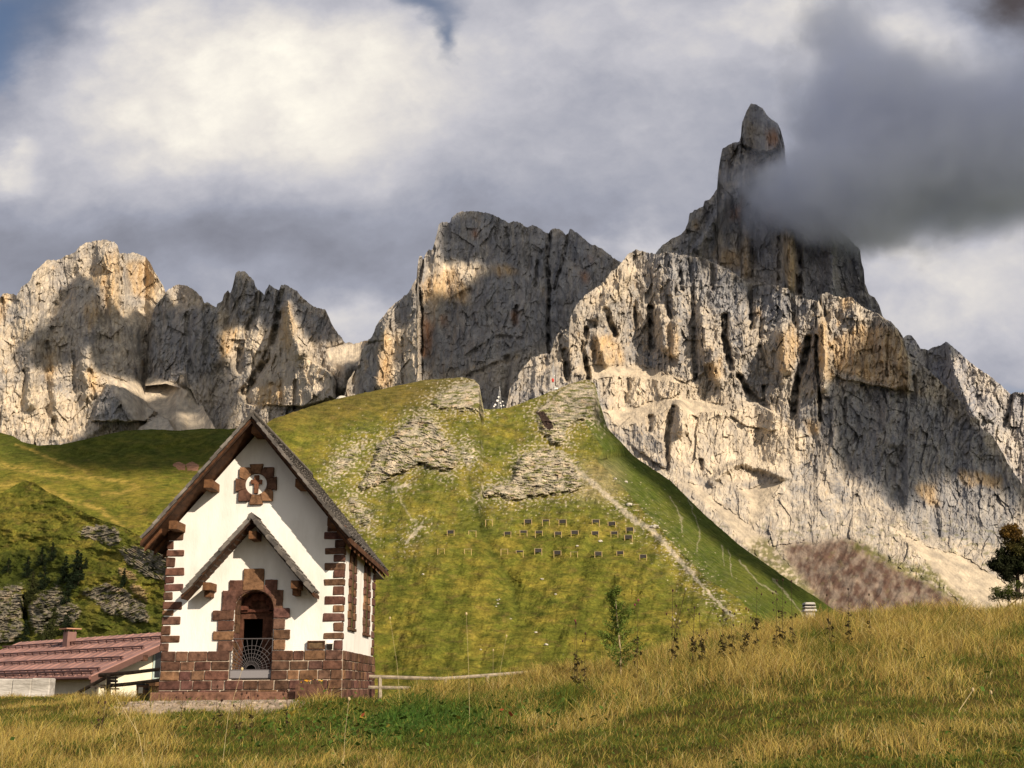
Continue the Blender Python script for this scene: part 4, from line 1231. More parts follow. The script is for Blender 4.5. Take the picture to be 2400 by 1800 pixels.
    def clip(a, r):
        x, z = math.cos(a) * r, math.sin(a) * r
        k = min(1, W / max(abs(x), 1e-6), Hh / max(z, 1e-6))
        return (gc + x * k, gy, gp + z * k)
    for k in range(1, 18):
        a = math.pi * k / 18
        g.tube([(gc + math.cos(a) * .12, gy, gp + math.sin(a) * .12), clip(a, 3)], .0055, n=4)
    for r in (.12, .2, .29, .38, .47, .56):
        arcp = [(gc + math.cos(a) * r, gy, gp + math.sin(a) * r) for a in np.linspace(0, math.pi, 25)]
        seg = []
        for p in arcp:
            if abs(p[0] - gc) <= W and p[2] - gp <= Hh:
                seg.append(p)
            elif len(seg) > 1:
                g.tube(seg, .0055, n=4)
                seg = []
            else:
                seg = []
        if len(seg) > 1:
            g.tube(seg, .0055, n=4)
    gate = g.build('gate', M_IRON, ch)
    gs = MB()
    gs.box((g0 + .01, gy - .006, gb + .01), (g1 - .01, gy + .006, gp - .01))
    gm, _, b_ = material('dull grey sheet metal', .5, .3)
    b_.inputs['Base Color'].default_value = (.20, .19, .20, 1)
    gs.build('gate_panel', gm, gate)
    # plinth of squared stones
    pz = [zp, K(600, 1405)[1], K(600, 1455)[1], K(600, 1508)[1], K(600, 1560)[1], zb - .25]
    px0, px1 = K(170, 1450, FY - .12)[0], K(1150, 1450, FY - .12)[0] + .03
    mo = MB()
    mo.box((px0 + .02, FY - .10, zb - .25), (g0 - .02, FY - .005, zp - .02))
    mo.box((g1 + .02, FY - .10, zb - .25), (px1 - .02, FY - .005, zp - .02))
    mo.box((g0 - .02, FY - .10, zb - .25), (g1 + .02, FY + .6, gb - .04))
    mo.box((px1 - .06, FY - .098, zb - .25), (px1 - .02, yb + .1, zp - .02))
    mo.box((px0 + .02, FY - .098, zb - .25), (px0 + .06, yb + .1, zp - .02))
    mo.box((xr, FY - .09, zp - .03), (px1 - .021, yb + .1, zp - .005))
    pl = mo.build('plinth_mortar', M_MORTAR, ch)
    st = MB()
    for r in range(5):
        z1, z0 = pz[r] - .008, pz[r + 1] + .008
        top = z1 if r else z1 + .012

        def run(a, b, fn):
            x = a
            while x < b - .05:
                wd_ = random.uniform(.26, .52)
                if b - x - wd_ < .2:
                    wd_ = b - x
                fn(x + .009, x + wd_ - .009)
                x += wd_
        fr = lambda a, b: st.box((a, FY - .12 - random.uniform(0, .02), z0), (b, FY - .06, top), stone_col(.32), .007)
        if r < 3:
            run(px0 + random.uniform(-.02, .02), g0 - .005, fr)
            run(g1 + .005, px1, fr)
        else:
            if r == 3:
                run(px0, g0 - .1, fr), run(g1 + .1, px1, fr)
                run(g0 - .09, g1 + .09, lambda a, b: st.box((a, FY - .14, z0), (b, FY + .3, min(top, gb - .01)), stone_col(.2), .006))
            else:
                run(px0, px1, fr)
        run(FY + .06, yb + .1, lambda a, b: st.box((px1 - .06, a, z0), (px1 + random.uniform(0, .02), b, top), stone_col(.32), .007))
        run(FY + .06, yb + .1, lambda a, b: st.box((px0, a, z0), (px0 + .06, b, top), stone_col(.32), .007))
    st.build('plinth', M_STONE, ch, .014)
    sp = MB()
    sp.box((px0 - .1, FY - .42, zb - .3), (K(1095, 1500)[0], FY - .16, K(600, 1572, FY - .4)[1]), (.155, .085, .06), .012)
    sp.build('step', M_STONE, ch, .02)
    # corner stones
    QL = [(220, 303, 697, 752), (220, 248, 757, 800), (218, 305, 803, 840), (214, 256, 845, 897), (211, 305, 901, 944), (210, 249, 948, 985), (209, 300, 987, 1027), (208, 243, 1032, 1075), (202, 293, 1085, 1127), (201, 246, 1130, 1158), (200, 284, 1164, 1210), (197, 232, 1213, 1262), (196, 280, 1266, 1305), (194, 221, 1310, 1352)]
    QR = [(1077, 1165, 670, 705), (1060, 1165, 708, 748), (1117, 1165, 750, 790), (1062, 1165, 792, 828), (1110, 1165, 830, 868), (1063, 1165, 872, 915), (1110, 1165, 915, 955), (1058, 1163, 960, 997), (1107, 1163, 1000, 1048), (1062, 1163, 1053, 1098), (1108, 1162, 1102, 1140), (1052, 1161, 1145, 1190), (1110, 1161, 1195, 1243), (1055, 1160, 1250, 1287), (1112, 1160, 1290, 1345)]
    for i, (x0, x1, y0, y1) in enumerate(QL + QR):
        X0, Z0 = K(x0, y1)
        X1, Z1 = K(x1, y0)
        left = i < len(QL)
        if left:
            X0 = xl - .035
        elif x1 > 1150:
            X1 = xr + .03
        m = MB()
        col = stone_col(.25)
        m.box((X0, FY - .022 - random.uniform(0, .012), Z0), (X1, FY + (.24 if i % 2 else .12), Z1), col, .010)
        m.build('quoin', M_STONE, ch, .016)
    for k in range(15):
        z0 = zp + .06 + k * .232
        if z0 + .24 > under(xr):
            break
        m = MB()
        m.box((xr - .02, yb - (.3 if k % 2 else .5), z0), (xr + .03 + random.uniform(0, .015), yb + .03, z0 + .2), stone_col(.25), .01)
        m.build('quoin', M_STONE, ch, .016)
    # round ornament over the door
    ox, oz = K(695, 451)
    ro, ri = K(695, 562)[1], K(753, 451)[0] - ox
    ri = abs(ri)
    u = abs(K(795, 451)[0] - ox) / 100
    m = MB()
    for k in range(32):
        t0_, t1_ = math.pi * k / 16, math.pi * (k + 1) / 16
        m.prism([(ox + q * math.cos(t), oz + q * math.sin(t)) for t, q in ((t0_, ri), (t1_, ri), (t1_, ri * 1.62), (t0_, ri * 1.62))], FY - .05, FY + .01, BROWN)
    m.build('ornament_ring', M_STONE, ch)
    for k in range(8):
        a = math.pi / 4 * k + math.pi / 2 + .03
        b = math.pi / 8
        ring = [(ox + ri * math.cos(t), oz + ri * math.sin(t)) for t in np.linspace(a - b + .008, a + b - .008, 6)]
        if k % 2 == 0:
            ca, sa, R0, hw = math.cos(a), math.sin(a), 110 * u, 37 * u
            out = [(ox + ca * R0 - sa * hw, oz + sa * R0 + ca * hw), (ox + ca * R0 + sa * hw, oz + sa * R0 - ca * hw)]
        else:
            ca, sa = math.copysign(1, math.cos(a)), math.copysign(1, math.sin(a))
            R0, e = 92 * u, 38 * u
            out = [(ox + ca * e, oz + sa * R0), (ox + ca * R0, oz + sa * R0), (ox + ca * R0, oz + sa * e)]
            if (ca > 0) != (sa > 0):
                out = out[::-1]
            out = out[::-1]
        m = MB()
        pg = ring + out
        gx, gz = sum(p[0] for p in pg) / len(pg), sum(p[1] for p in pg) / len(pg)
        if k % 2:
            # the corner block wraps half way round its neighbours
            gx, gz = ox + math.cos(a) * ri * 1.28, oz + math.sin(a) * ri * 1.28
        pg.sort(key=lambda p: math.atan2(p[1] - gz, p[0] - gx))
        m.prism(pg, FY - .075 - random.uniform(0, .012), FY + .02, stone_col(.15))
        m.build('ornament_stone', M_STONE, ch, .006)
    m = MB()
    m.prism([(ox + (ri + .02) * math.cos(t), oz + (ri + .02) * math.sin(t)) for t in np.linspace(0, 2 * math.pi, 40)[:-1]], FY - .03, FY + .02)
    disc = m.build('ornament_disc', M_PLASTER, ch)
    m = MB()
    cx0, cz0 = K(697, 453)
    a, L, hb = 13 * u, 50 * u, 29 * u
    cross = [(-a * .8, -L), (a * .8, -L), (a * .9, a * .2), (hb, a * .1), (hb, 2 * a), (a, 1.9 * a), (a, L), (-a, L), (-a, 1.9 * a), (-hb, 2 * a), (-hb, a * .1), (-a * .9, a * .2)]
    m.prism([(cx0 + x * 1.05, cz0 + z) for x, z in cross], FY - .10, FY - .03, (.14, .066, .04))
    m.build('cross', M_STONE, disc, .010)
    # slit windows of brown stone in the side wall
    for (x0, x1, y0, y1) in ((1190, 1228, 770, 1225), (1271, 1304, 832, 1255)):
        # the wall runs away from the viewer: find the depth that projects to the measured columns
        def depth(zx):
            lo, hi = FY, FY + 9
            for _ in range(40):
                mid = (lo + hi) / 2
                if K(zx, 1000, mid)[0] > xr:
                    lo = mid
                else:
                    hi = mid
            return lo
        ya, yb_ = depth(x0), depth(x1)
        yc, hw = (ya + yb_) / 2, (yb_ - ya) / 2
        zlo, zhi = K(x0, y1, yc)[1], K(x0, y0, yc)[1]
        root_w = MB()
        n = 9
        for k in range(n):
            za, zc = zlo + (zhi - .35 - zlo) * k / n, zlo + (zhi - .35 - zlo) * (k + 1) / n
            wv = hw * (1.0 if k % 2 else .86)
            col = stone_col(.2)
            root_w.box((xr - .02, yc - wv, za + .006), (xr + .05, yc - hw * .42, zc - .006), col, .008)
            root_w.box((xr - .02, yc + hw * .42, za + .006), (xr + .05, yc + wv, zc - .006), col, .008)
        root_w.extrude([(xr - .02, yc - hw * .8, zhi - .35), (xr - .02, yc + hw * .8, zhi - .35), (xr - .02, yc + hw * .15, zhi), (xr - .02, yc - hw * .15, zhi)], (.07, 0, 0), stone_col(.1))
        root_w.box((xr - .02, yc - hw, zlo - .08), (xr + .07, yc + hw, zlo - .005), stone_col(.1), .006)
        win = root_w.build('window_surround', M_STONE, ch, .012)
        gl = MB()
        gl.box((xr + .002, yc - hw * .42, zlo), (xr + .02, yc + hw * .42, zhi - .34))
        gl.build('window_glass', M_GLASS, win)

    # roofs
    def roof(nm, rx, rz, half, s, y0, y1, tv, rows_w, parent, thick=.06):
        L = half * math.hypot(1, s)
        ux, uz = 1 / math.hypot(1, s), -s / math.hypot(1, s)
        deck = MB()
        t = tv - .09
        for sg in (-1, 1):
            deck.prism([(rx, rz - .09), (rx + sg * half, rz - .09 - s * half), (rx + sg * half, rz - .09 - s * half - t * .55), (rx, rz - .09 - t * .55)][::sg], y0 + .06, y1 - .06, (.075, .038, .021))
        dk_ = deck.build('roof', M_WOOD, parent)
        sh = MB()
        nrow = int(L / rows_w)
        for sg in (-1, 1):
            nx, nz = -uz * sg, ux
            for r in range(nrow + 1):
                d0 = L - r * rows_w
                y = y0 + random.uniform(-.03, 0)
                while y < y1:
                    wd_ = random.uniform(.09, .17)
                    e = min(y + wd_, y1 + .02)
                    ln = rows_w * 1.9
                    d1 = d0 + random.uniform(-.02, .03)
                    dd = max(d1 - ln, 0)
                    k = random.uniform(.55, 1.35)
                    col = (.135 * k, .125 * k, .118 * k)
                    lift = .055
                    P_ = []
                    for dist, up in ((dd, -.03), (d1, .0)):
                        for yv in (y + .004, e - .004):
                            P_.append((rx + sg * ux * dist + nx * (up), yv, rz + uz * dist + nz * (up)))
                    N = Vector((nx, 0, nz)) * thick
                    a_, b_, c_, d_ = [Vector(p) for p in (P_[0], P_[1], P_[3], P_[2])]
                    v = [a_ - N, b_ - N, c_ - N, d_ - N, a_, b_, c_, d_]
                    sh.add(v, [(0, 3, 2, 1), (4, 5, 6, 7), (0, 1, 5, 4), (1, 2, 6, 5), (2, 3, 7, 6), (3, 0, 4, 7)], col)
                    y = e
        sh.build('shingle', M_SHINGLE, dk_)
        for sg in (-1, 1):
            b = MB()
            b.prism([(rx, rz - .10), (rx + sg * (half - .03), rz - .10 - s * (half - .03)), (rx + sg * (half - .03), rz - .10 - s * (half - .03) - t * .72), (rx, rz - .10 - t * .8)][::sg], y0 + .075, y0 + .115, (.034, .020, .013))
            b.build('barge_board', M_WOOD, parent)
        return dk_
    y0 = 27.1
    main = roof('roof', rx, rz, half, s, y0, 35.6, tv, .20, ch)
    cap = MB()
    cap.tube([(rx, y0 - .02, rz + .0), (rx, 35.6, rz + .0)], .05, n=8, col=(.15, .135, .12))
    cap.build('ridge_cap', M_SHINGLE, main)
    for y in np.arange(y0 + .28, 35.5, .75):
        for sg in (-1, 1):
            rf = MB()
            L1 = half - .04
            xa = abs(xl - rx) + .02
            rf.prism([(rx + sg * xa, under(rx + xa) + .045), (rx + sg * L1, under(rx + L1) + .045), (rx + sg * L1, under(rx + L1) - .05), (rx + sg * xa, under(rx + xa) - .05)][::sg], y, y + .09, WOOD)
            rf.build('rafter', M_WOOD, main)

    def purlin(x, y, wz, hz, Yf, Yw, parent, dz=0):
        X, Z = K(x, y, Yf)
        m = MB()
        m.box((X - wz, Yf, Z - hz), (X + wz, Yw, Z + hz), (.13, .068, .034), .004)
        m.build('purlin_end', M_WOOD, parent, .008)
    for x, y in ((690, 152), (432, 446), (243, 668), (926, 440), (1100, 650)):
        purlin(x, y, .105, .10, 27.3, FY + .05, ch)
    # porch roof over the door
    prx, prz = K(645, 600, 27.25)
    pl_, pr_ = K(284, 1024, 27.25), K(1008, 1022, 27.25)
    ph = (pr_[0] - pl_[0]) / 2
    prx = (pr_[0] + pl_[0]) / 2
    ps = (prz - (pl_[1] + pr_[1]) / 2) / ph
    por = roof('roof', prx, prz, ph, ps, 27.25, FY - .004, .24, .16, ch, .085)
    por.name = 'porch_roof'
    for x, y in ((672, 722), (424, 1000), (900, 990)):
        purlin(x, y, .095, .095, 27.42, FY + .03, ch)
        if y > 800:
            X, Z = K(x, y + 34, 27.55)
            m = MB()
            m.box((X - .07, 27.62, Z - .1), (X + .07, FY + .03, Z + .09), (.12, .062, .032), .004)
            m.build('bracket', M_WOOD, ch, .008)
    # low apse behind, its eave showing past the right corner
    ap = MB()
    ez = K(1375, 955, 36.0)
    xe = ez[0]
    ap.prism([(rx - (xe - rx), ez[1]), (xe, ez[1]), (xe - .75, ez[1] + .85), (rx, ez[1] + 2.2), (rx - (xe - rx) + .75, ez[1] + .85)], yb + .06, 36.6, (.12, .10, .085))
    ap.build('apse_roof', M_SHINGLE, ch)
    ap = MB()
    ap.box((xl + .5, yb + .01, zb), (xr - .5, 36.2, ez[1] - .003))
    ap.build('apse_wall', M_PLASTER, ch)

    # things on and by the front
    p0, p1 = K(968, 1342, 27.93), K(1064, 1294, 27.93)
    pq = root('plaque', ((p0[0] + p1[0]) / 2, 27.9, p0[1]), 'brown wooden plaque leaning on the stone plinth right of the door', 'plaque')
    m = MB()
    for a, b in (((p0[0], p0[1]), (p1[0], p0[1] + .03)), ((p0[0], p1[1] - .03), (p1[0], p1[1])), ((p0[0], p0[1] + .03), (p0[0] + .03, p1[1] - .03)), ((p1[0] - .03, p0[1] + .03), (p1[0], p1[1] - .03))):
        m.box((a[0], 27.90, a[1]), (b[0], 27.96, b[1]), (.07, .038, .022))
    m.build('frame', M_WOOD, pq)
    m = MB()
    m.box((p0[0] + .03, 27.925, p0[1] + .03), (p1[0] - .03, 27.955, p1[1] - .03), (.12, .085, .05))
    m.build('board', M_WOOD, pq)
    l0, l1 = K(1076, 1341, 27.93), K(1103, 1312, 27.93)
    ln_ = root('lantern', ((l0[0] + l1[0]) / 2, 27.9, l0[1]), 'small dark grave lantern with a pale lid on the plinth beside the plaque', 'lantern')
    m = MB()
    m.box((l0[0], 27.90, l0[1]), (l1[0], 27.99, l1[1]), (1, 1, 1))
    m.build('body', M_DARK, ln_, .006)
    m = MB()
    m.box((l0[0] - .012, 27.89, l1[1]), (l1[0] + .012, 28.0, l1[1] + .028), (1, 1, 1))
    m.build('lid', M_PLASTER, ln_, .004)
    t0, t1 = K(912, 1582, 27.5), K(1060, 1528, 27.5)
    tr = root('flower_trough', ((t0[0] + t1[0]) / 2, 27.45, t0[1]), 'brown stone flower trough with small orange flowers against the plinth', 'flower trough')
    m = MB()
    m.box((t0[0], 27.3, t0[1] - .12), (t1[0], 27.33, t1[1]), BROWN)
    m.box((t0[0], 27.57, t0[1] - .12), (t1[0], 27.6, t1[1]), BROWN)
    m.box((t0[0], 27.33, t0[1] - .12), (t0[0] + .03, 27.57, t1[1]), BROWN)
    m.box((t1[0] - .03, 27.33, t0[1] - .12), (t1[0], 27.57, t1[1]), BROWN)
    m.box((t0[0] + .03, 27.33, t0[1] - .12), (t1[0] - .03, 27.57, t1[1] - .03), (.05, .035, .025))
    m.build('trough', M_STONE, tr)
    m = MB()
    for k in range(26):
        x, y = random.uniform(t0[0] + .05, t1[0] - .05), random.uniform(27.36, 27.54)
        h = random.uniform(.03, .10)
        m.tube([(x, y, t1[1] - .03), (x + random.uniform(-.02, .02), y, t1[1] + h)], .004, .002, 4, (.06, .09, .02))
        m.ball((x, y, t1[1] + h), random.uniform(.012, .024), random.choice([(.75, .36, .03), (.7, .5, .08), (.6, .25, .1), (.06, .10, .02), (.06, .10, .02)]), (1, 1, .6), n=6, m=4)
    fm = noisy('petals', (.9, .9, .9), (1.1, 1.1, 1.1), 30, attr='Col')
    tag(m.build('flowers', fm, tr), kind='stuff')
    return ch


build_chapel()
# ------------------------------------------------------------------ red roofed house on the left
M_CREAM = noisy('cream render', (.66, .60, .46), (.76, .70, .55), 2, rough=.9, bump=.2, bscale=25, bdist=.006)
M_METAL = noisy('red painted sheet roof', (.70, .68, .68), (1.25, 1.2, 1.18), 1.3, rough=.55, attr='Col', spec=.35, bump=.1, bscale=6, bdist=.01)
M_PLAIN = noisy('painted trim', (.85, .85, .85), (1.12, 1.12, 1.12), 14, rough=.8, attr='Col')
M_WALLSTONE = noisy('grey limewashed stone', (.30, .28, .25), (.55, .52, .48), 2.2, rough=.95, bump=.8, bscale=6, bdist=.05, stretch=(.6, 1, 2.5))


def build_house():
    Y0 = 45.0
    C = at(214, 1585, Y0)                                   # front eave corner next to the gable
    a = Vector((-.74, .673, 0)).normalized()                # along the ridge, away to the left
    g = Vector((.673, .74, 0)).normalized()                 # across the gable
    up = Vector((0, 0, 1))
    W = 8.6
    apex = at(392, 1477, Y0 + W / 2 * g.y)
    rise = apex.z - C.z
    zg = C.z - 2.75
    L = 14.0
    ov = .75
    hs = root('house', (C.x, Y0, zg), 'cream house with a long red sheet metal roof left of the chapel', 'house')

    def pt(u, v, z):                                        # u along ridge from the gable wall, v across, z height over eave
        return C + a * u + g * v + up * z
    w = MB()
    ground = -2.75 - 1.2
    base = [pt(ov, ov, ground), pt(ov, W - ov, ground), pt(ov, W - ov, -.16 + rise * ov * 2 / W), pt(ov, W / 2, rise - .2), pt(ov, ov, -.16 + rise * ov * 2 / W)]
    w.extrude(base, a * L)
    wall = w.build('wall', M_CREAM, hs)
    pitch = rise / (W / 2)
    r = MB()
    for sg in (0, 1):
        v0, v1 = (0, W / 2) if sg == 0 else (W, W / 2)
        r.extrude([pt(0, v0, 0), pt(0, v1, rise), pt(0, v1, rise - .12), pt(0, v0, -.12)], a * (L + 1.5), (.34, .19, .16))
    rf = r.build('roof', M_METAL, hs)
    nrm = (up - g * pitch).normalized()
    sm = MB()
    for k in range(24):
        u = .03 + k * .66
        sm.extrude([pt(u, 0, .003), pt(u, W / 2, rise + .003), pt(u + .035, W / 2, rise + .003), pt(u + .035, 0, .003)], nrm * .018, (.36, .21, .175))
    sm.build('seam', M_METAL, rf)
    for q, um in ((.035, .1), (.10, .1), (.335, .25), (.57, .5), (.80, .8)):
        b = MB()
        z = rise * q
        v = W / 2 * q
        p0, p1 = pt(um, v, z) + nrm * .14, pt(L + 1.3, v, z) + nrm * .14
        b.tube([p0, p1], .035, n=5, col=(.10, .045, .038))
        b.tube([p0 - nrm * .08, p1 - nrm * .08], .02, n=4, col=(.10, .045, .038))
        for k in range(20):
            c_ = pt(um + .2 + k * .72, v, z)
            b.tube([c_, c_ + nrm * .16], .02, n=4, col=(.10, .045, .038))
        b.build('snow_guard', M_METAL, rf)
    fb = MB()
    fb.extrude([pt(-.03, -.02, -.02), pt(-.03, W / 2, rise - .02), pt(-.03, W / 2, rise - .26), pt(-.03, -.02, -.26)], a * .05, (.10, .05, .04))
    fb.extrude([pt(-.03, W + .02, -.02), pt(-.03, W / 2 + .002, rise - .02), pt(-.03, W / 2 + .002, rise - .26), pt(-.03, W + .02, -.26)], a * .05, (.10, .05, .04))
    fb.build('barge_board', M_METAL, hs)
    gt = MB()
    gt.tube([pt(-.05, -.07, -.06), pt(L + 1.5, -.07, -.06)], .07, n=6, col=(.13, .06, .05))
    gt.build('gutter', M_METAL, hs)
    for v, z in ((.45, .1), (2.2, 1.0), (3.9, 1.75)):
        b = MB()
        c_ = pt(.35, v, rise * v / (W / 2) - .24)
        b.obox(c_, a * .4, g * .10, up * .11, (.075, .04, .028))
        b.build('purlin_end', M_WOOD, hs)
    # chimney
    cu, cv = 8.7, W / 2 * .80
    cb = pt(cu, cv, rise * .78)
    c = MB()
    c.obox(cb + up * .12, a * .21, g * .21, up * .5, (.19, .105, .09))
    ch = c.build('chimney', M_METAL, hs)
    c = MB()
    c.obox(cb + up * .76, a * .36, g * .36, up * .025, (.36, .20, .13))
    for i in (-1, 1):
        for j in (-1, 1):
            c.obox(cb + up * .675 + a * .16 * i + g * .16 * j, a * .03, g * .03, up * .058, (.12, .08, .07))
    c.build('chimney_cap', M_METAL, ch)
    # window of the front wall, two leaves
    wn = MB()
    f0 = pt(1.55, ov - .02, -2.55)
    for k, wd in ((0, .75), (.95, 1.5)):
        wn.obox(f0 + a * (k + wd / 2) + up * .95, a * (wd / 2), g * .03, up * .95, (.085, .055, .045))
    win = wn.build('window', M_PLAIN, hs)
    gl = MB()
    for k, wd in ((0, .75), (.95, 1.5)):
        gl.obox(f0 + a * (k + wd / 2) + up * .95 - g * .034, a * (wd / 2 - .09), g * .006, up * .84)
    gl.build('pane', M_GLASS, win)
    # loft window and balcony in the gable
    u0 = ov - .03
    wl = MB()
    wl.obox(pt(u0, W / 2 - .95, rise - 1.35), g * .36, a * .03, up * .62, (.34, .42, .40))
    lw = wl.build('window', M_PLAIN, hs)
    wl = MB()
    wl.obox(pt(u0 - .035, W / 2 - .95, rise - 1.35), g * .28, a * .006, up * .53)
    wl.build('pane', M_GLASS, lw)
    bl = MB()
    bl.obox(pt(ov - .36, W / 2 + .2, rise - 2.12), g * 1.75, a * .36, up * .09, (.10, .055, .03))
    bl.build('balcony', M_WOOD, hs)
    for v in (W / 2 - 1.3, W / 2 - .4, W / 2 + .7):
        b = MB()
        b.obox(pt(ov - .32, v, rise - 2.32), g * .07, a * .30, up * .1, (.08, .045, .028))
        b.build('bracket', M_WOOD, hs)
    fb2 = MB()
    for k in range(40):
        fb2.ball(pt(ov - .6, W / 2 - 1.4 + k * .08, rise - 1.98 + random.uniform(-.05, .07)), random.uniform(.05, .10), random.choice([(.06, .09, .02), (.08, .10, .03), (.35, .05, .03)]), jit=.3, n=5, m=3)
    tag(fb2.build('balcony_flowers', M_PLAIN, hs), kind='stuff')
    dr = MB()
    dr.obox(pt(ov - .03, 3.4, -2.2), g * .5, a * .03, up * .7, (.13, .075, .045))
    door = dr.build('cellar_door', M_WOOD, hs)
    dr = MB()
    dr.obox(pt(ov - .065, 3.4, -2.1), g * .2, a * .006, up * .3, (.5, .48, .42))
    dr.build('door_window', M_PLAIN, door)

    # low limewashed wall before the house
    A, B = at(-60, 1592, 38), at(119, 1590, 38)
    zt = B.z
    m = MB()
    n = 4
    for k in range(n):
        x0, x1 = A.x + (B.x - A.x) * k / n, A.x + (B.x - A.x) * (k + 1) / n
        m.box((x0 + .004, 38, zt - 2.2), (x1 - .004, 38.5, zt + random.uniform(-.03, .03)), (1, 1, 1), .02)
    sw = m.build('stone_wall', M_WALLSTONE, None, .03, loc=((A.x + B.x) / 2, 38.2, zt - 1.5))
    tag(sw, 'low whitish rough stone wall at the left edge before the red roofed house', 'wall')


build_house()

M_RAIL = noisy('grey weathered wood', (.62, .6, .58), (1.3, 1.25, 1.2), 8, rough=.9, bump=.4, bscale=30, attr='Col', bdist=.01)


def zr(zx, zy, Y, ox=0, oy=1180, s=.2893):
    return at(ox + zx * s, oy + zy * s, Y)


def fence(name, label, rails, posts, col, r=.05):
    p0 = Vector(posts[0][0])
    t = root(name, (p0.x, p0.y, min(Vector(q[0]).z for q in posts)), label, 'fence')
    for q in rails:
        m = MB()
        m.tube(q, r, r * .9, 7, col)
        m.build('rail', M_RAIL, t)
    for a, b in posts:
        m = MB()
        m.tube([a, b], r * 1.25, r * 1.1, 7, col)
        m.build('post', M_RAIL, t)
    return t


DK = (.115, .082, .055)
Yf = 33.0
fence('wooden_fence', 'dark two rail wooden fence with a sloping brace between house and chapel', [[zr(800, 1392, Yf), zr(1050, 1372, Yf), zr(1330, 1338, Yf)], [zr(815, 1484, Yf), zr(1050, 1462, Yf), zr(1330, 1426, Yf)], [zr(565, 1570, Yf + .4), zr(868, 1402, Yf)]],
      [(zr(880, 1600, Yf - .08), zr(880, 1385, Yf - .08)), (zr(1325, 1600, Yf + .1), zr(1325, 1330, Yf + .1))], DK, .055)
W1 = lambda x, y, Y: at(860 + x * .3526, 1340 + y * .3526, Y)
PALE_W = (.30, .265, .21)
fence('wooden_fence', 'pale grey wooden rail fence running right from the chapel along the meadow crest', [[W1(-60, 694, 33), W1(250, 704, 33), W1(500, 711, 33), W1(780, 690, 33.5), W1(1130, 664, 34)], [W1(-60, 768, 33), W1(290, 772, 33)]],
      [(W1(86, 900, 33), W1(86, 700, 33)), (W1(520, 860, 33), W1(520, 712, 33)), (W1(800, 840, 33.5), W1(800, 690, 33.5)), (W1(1130, 800, 34), W1(1130, 662, 34))], PALE_W, .05)

# seat and table by the fence
t = root('wooden_chair', zr(900, 1550, 31), 'dark slatted wooden chair beside the fence post left of the chapel', 'chair')
b = zr(900, 1550, 31)
sx = .2893 * 31 / FPX
for k, zz in enumerate((1412, 1440, 1466)):
    m = MB()
    p = zr(915, zz, 31)
    m.obox(p, (32 * sx, .05, 0), (0, .015, 0), (0, 0, 9 * sx), (.06, .045, .035))
    m.build('back_slat', M_RAIL, t)
p = zr(905, 1502, 30.8)
m = MB()
m.obox(p, (36 * sx, 0, 0), (0, .24, 0), (0, 0, .02), (.06, .045, .035))
m.build('seat', M_RAIL, t)
for dx, y_, hi in ((-32, 30.6, 1502), (32, 30.6, 1502), (-32, 31.02, 1400), (32, 31.02, 1400)):
    m = MB()
    m.tube([zr(905 + dx * .95, 1590, y_), zr(905 + dx, hi, y_)], .022, n=5, col=(.06, .045, .035))
    m.build('leg', M_RAIL, t)
t = root('garden_table', zr(810, 1550, 30.6), 'small dark garden table standing before the cream house gable', 'table')
m = MB()
m.obox(zr(815, 1484, 30.6), (46 * sx, 0, 0), (0, .3, 0), (0, 0, .022), (.05, .042, .036))
m.build('tabletop', M_RAIL, t)
for dx, yy_ in ((-40, 30.35), (36, 30.35), (-40, 30.85), (36, 30.85)):
    m = MB()
    m.tube([zr(815 + dx, 1590, yy_), zr(815 + dx, 1486, yy_)], .02, n=5, col=(.05, .042, .036))
    m.build('leg', M_RAIL, t)
t = root('wooden_barrel', zr(1155, 1560, 30), 'brown wooden tub with an opening left of the chapel plinth', 'tub')
m = MB()
c0, c1 = zr(1155, 1580, 30), zr(1155, 1468, 30)
m.tube([c0, (c0 + c1) / 2, c1], 44 * sx * .95, 46 * sx, 14, (.115, .066, .04))
m.build('staves', M_WOOD, t)
for f in (.2, .62, .95):
    m = MB()
    q = c0 + (c1 - c0) * f
    m.tube([q, q + Vector((0, 0, .035))], 46.5 * sx, 46.5 * sx, 14, (.03, .03, .03))
    m.build('hoop', M_PLAIN, t)
m = MB()
q = c0 + (c1 - c0) * .6
m.obox(q + Vector((0, -46.5 * sx, 0)), (16 * sx, 0, 0), (0, .012, 0), (0, 0, 22 * sx), (.55, .5, .4))
m.build('opening', M_PLAIN, t)

# ------------------------------------------------------------------ slatted stone chimney beyond the crest
Yc = 55.0
q0, q1 = at(1884, 1470, Yc), at(1913, 1412, Yc)
sc_ = Yc / FPX * 1.02
cx = at(1897, 1440, Yc).x
zc = lambda y: at(1897, y, Yc).z
t = root('chimney', (cx, Yc, zc(1475)), 'stone chimney with two slatted openings standing behind the grassy crest', 'chimney')
SC = (.42, .34, .25)
m = MB()
m.box((cx - 11 * sc_, Yc - .22, zc(1500)), (cx + 10 * sc_, Yc + .22, zc(1434)), (SC[0] * .9, SC[1] * .82, SC[2] * .72))
m.build('shaft', M_WALLSTONE, t, .02)
for y0, y1, w0, w1, nm in ((1434, 1428, 15, 13, 'cap_course'), (1425, 1421.5, 13, 13, 'cap_slab'), (1418, 1412.5, 12.5, 10, 'cap_top')):
    m = MB()
    m.extrude([(cx - w0 * sc_, Yc - .3, zc(y0)), (cx + w0 * sc_, Yc - .3, zc(y0)), (cx + w1 * sc_, Yc - .3, zc(y1)), (cx - w1 * sc_, Yc - .3, zc(y1))], (0, .6, 0), SC)
    m.build(nm, M_WALLSTONE, t, .02)
for dx in (-10, 10):
    for yy_ in (-.2, .2):
        m = MB()
        m.box((cx + dx * sc_ - .03, Yc + yy_ - .03, zc(1429)), (cx + dx * sc_ + .03, Yc + yy_ + .03, zc(1416)))
        m.build('cap_pillar', M_DARK, t)
m = MB()
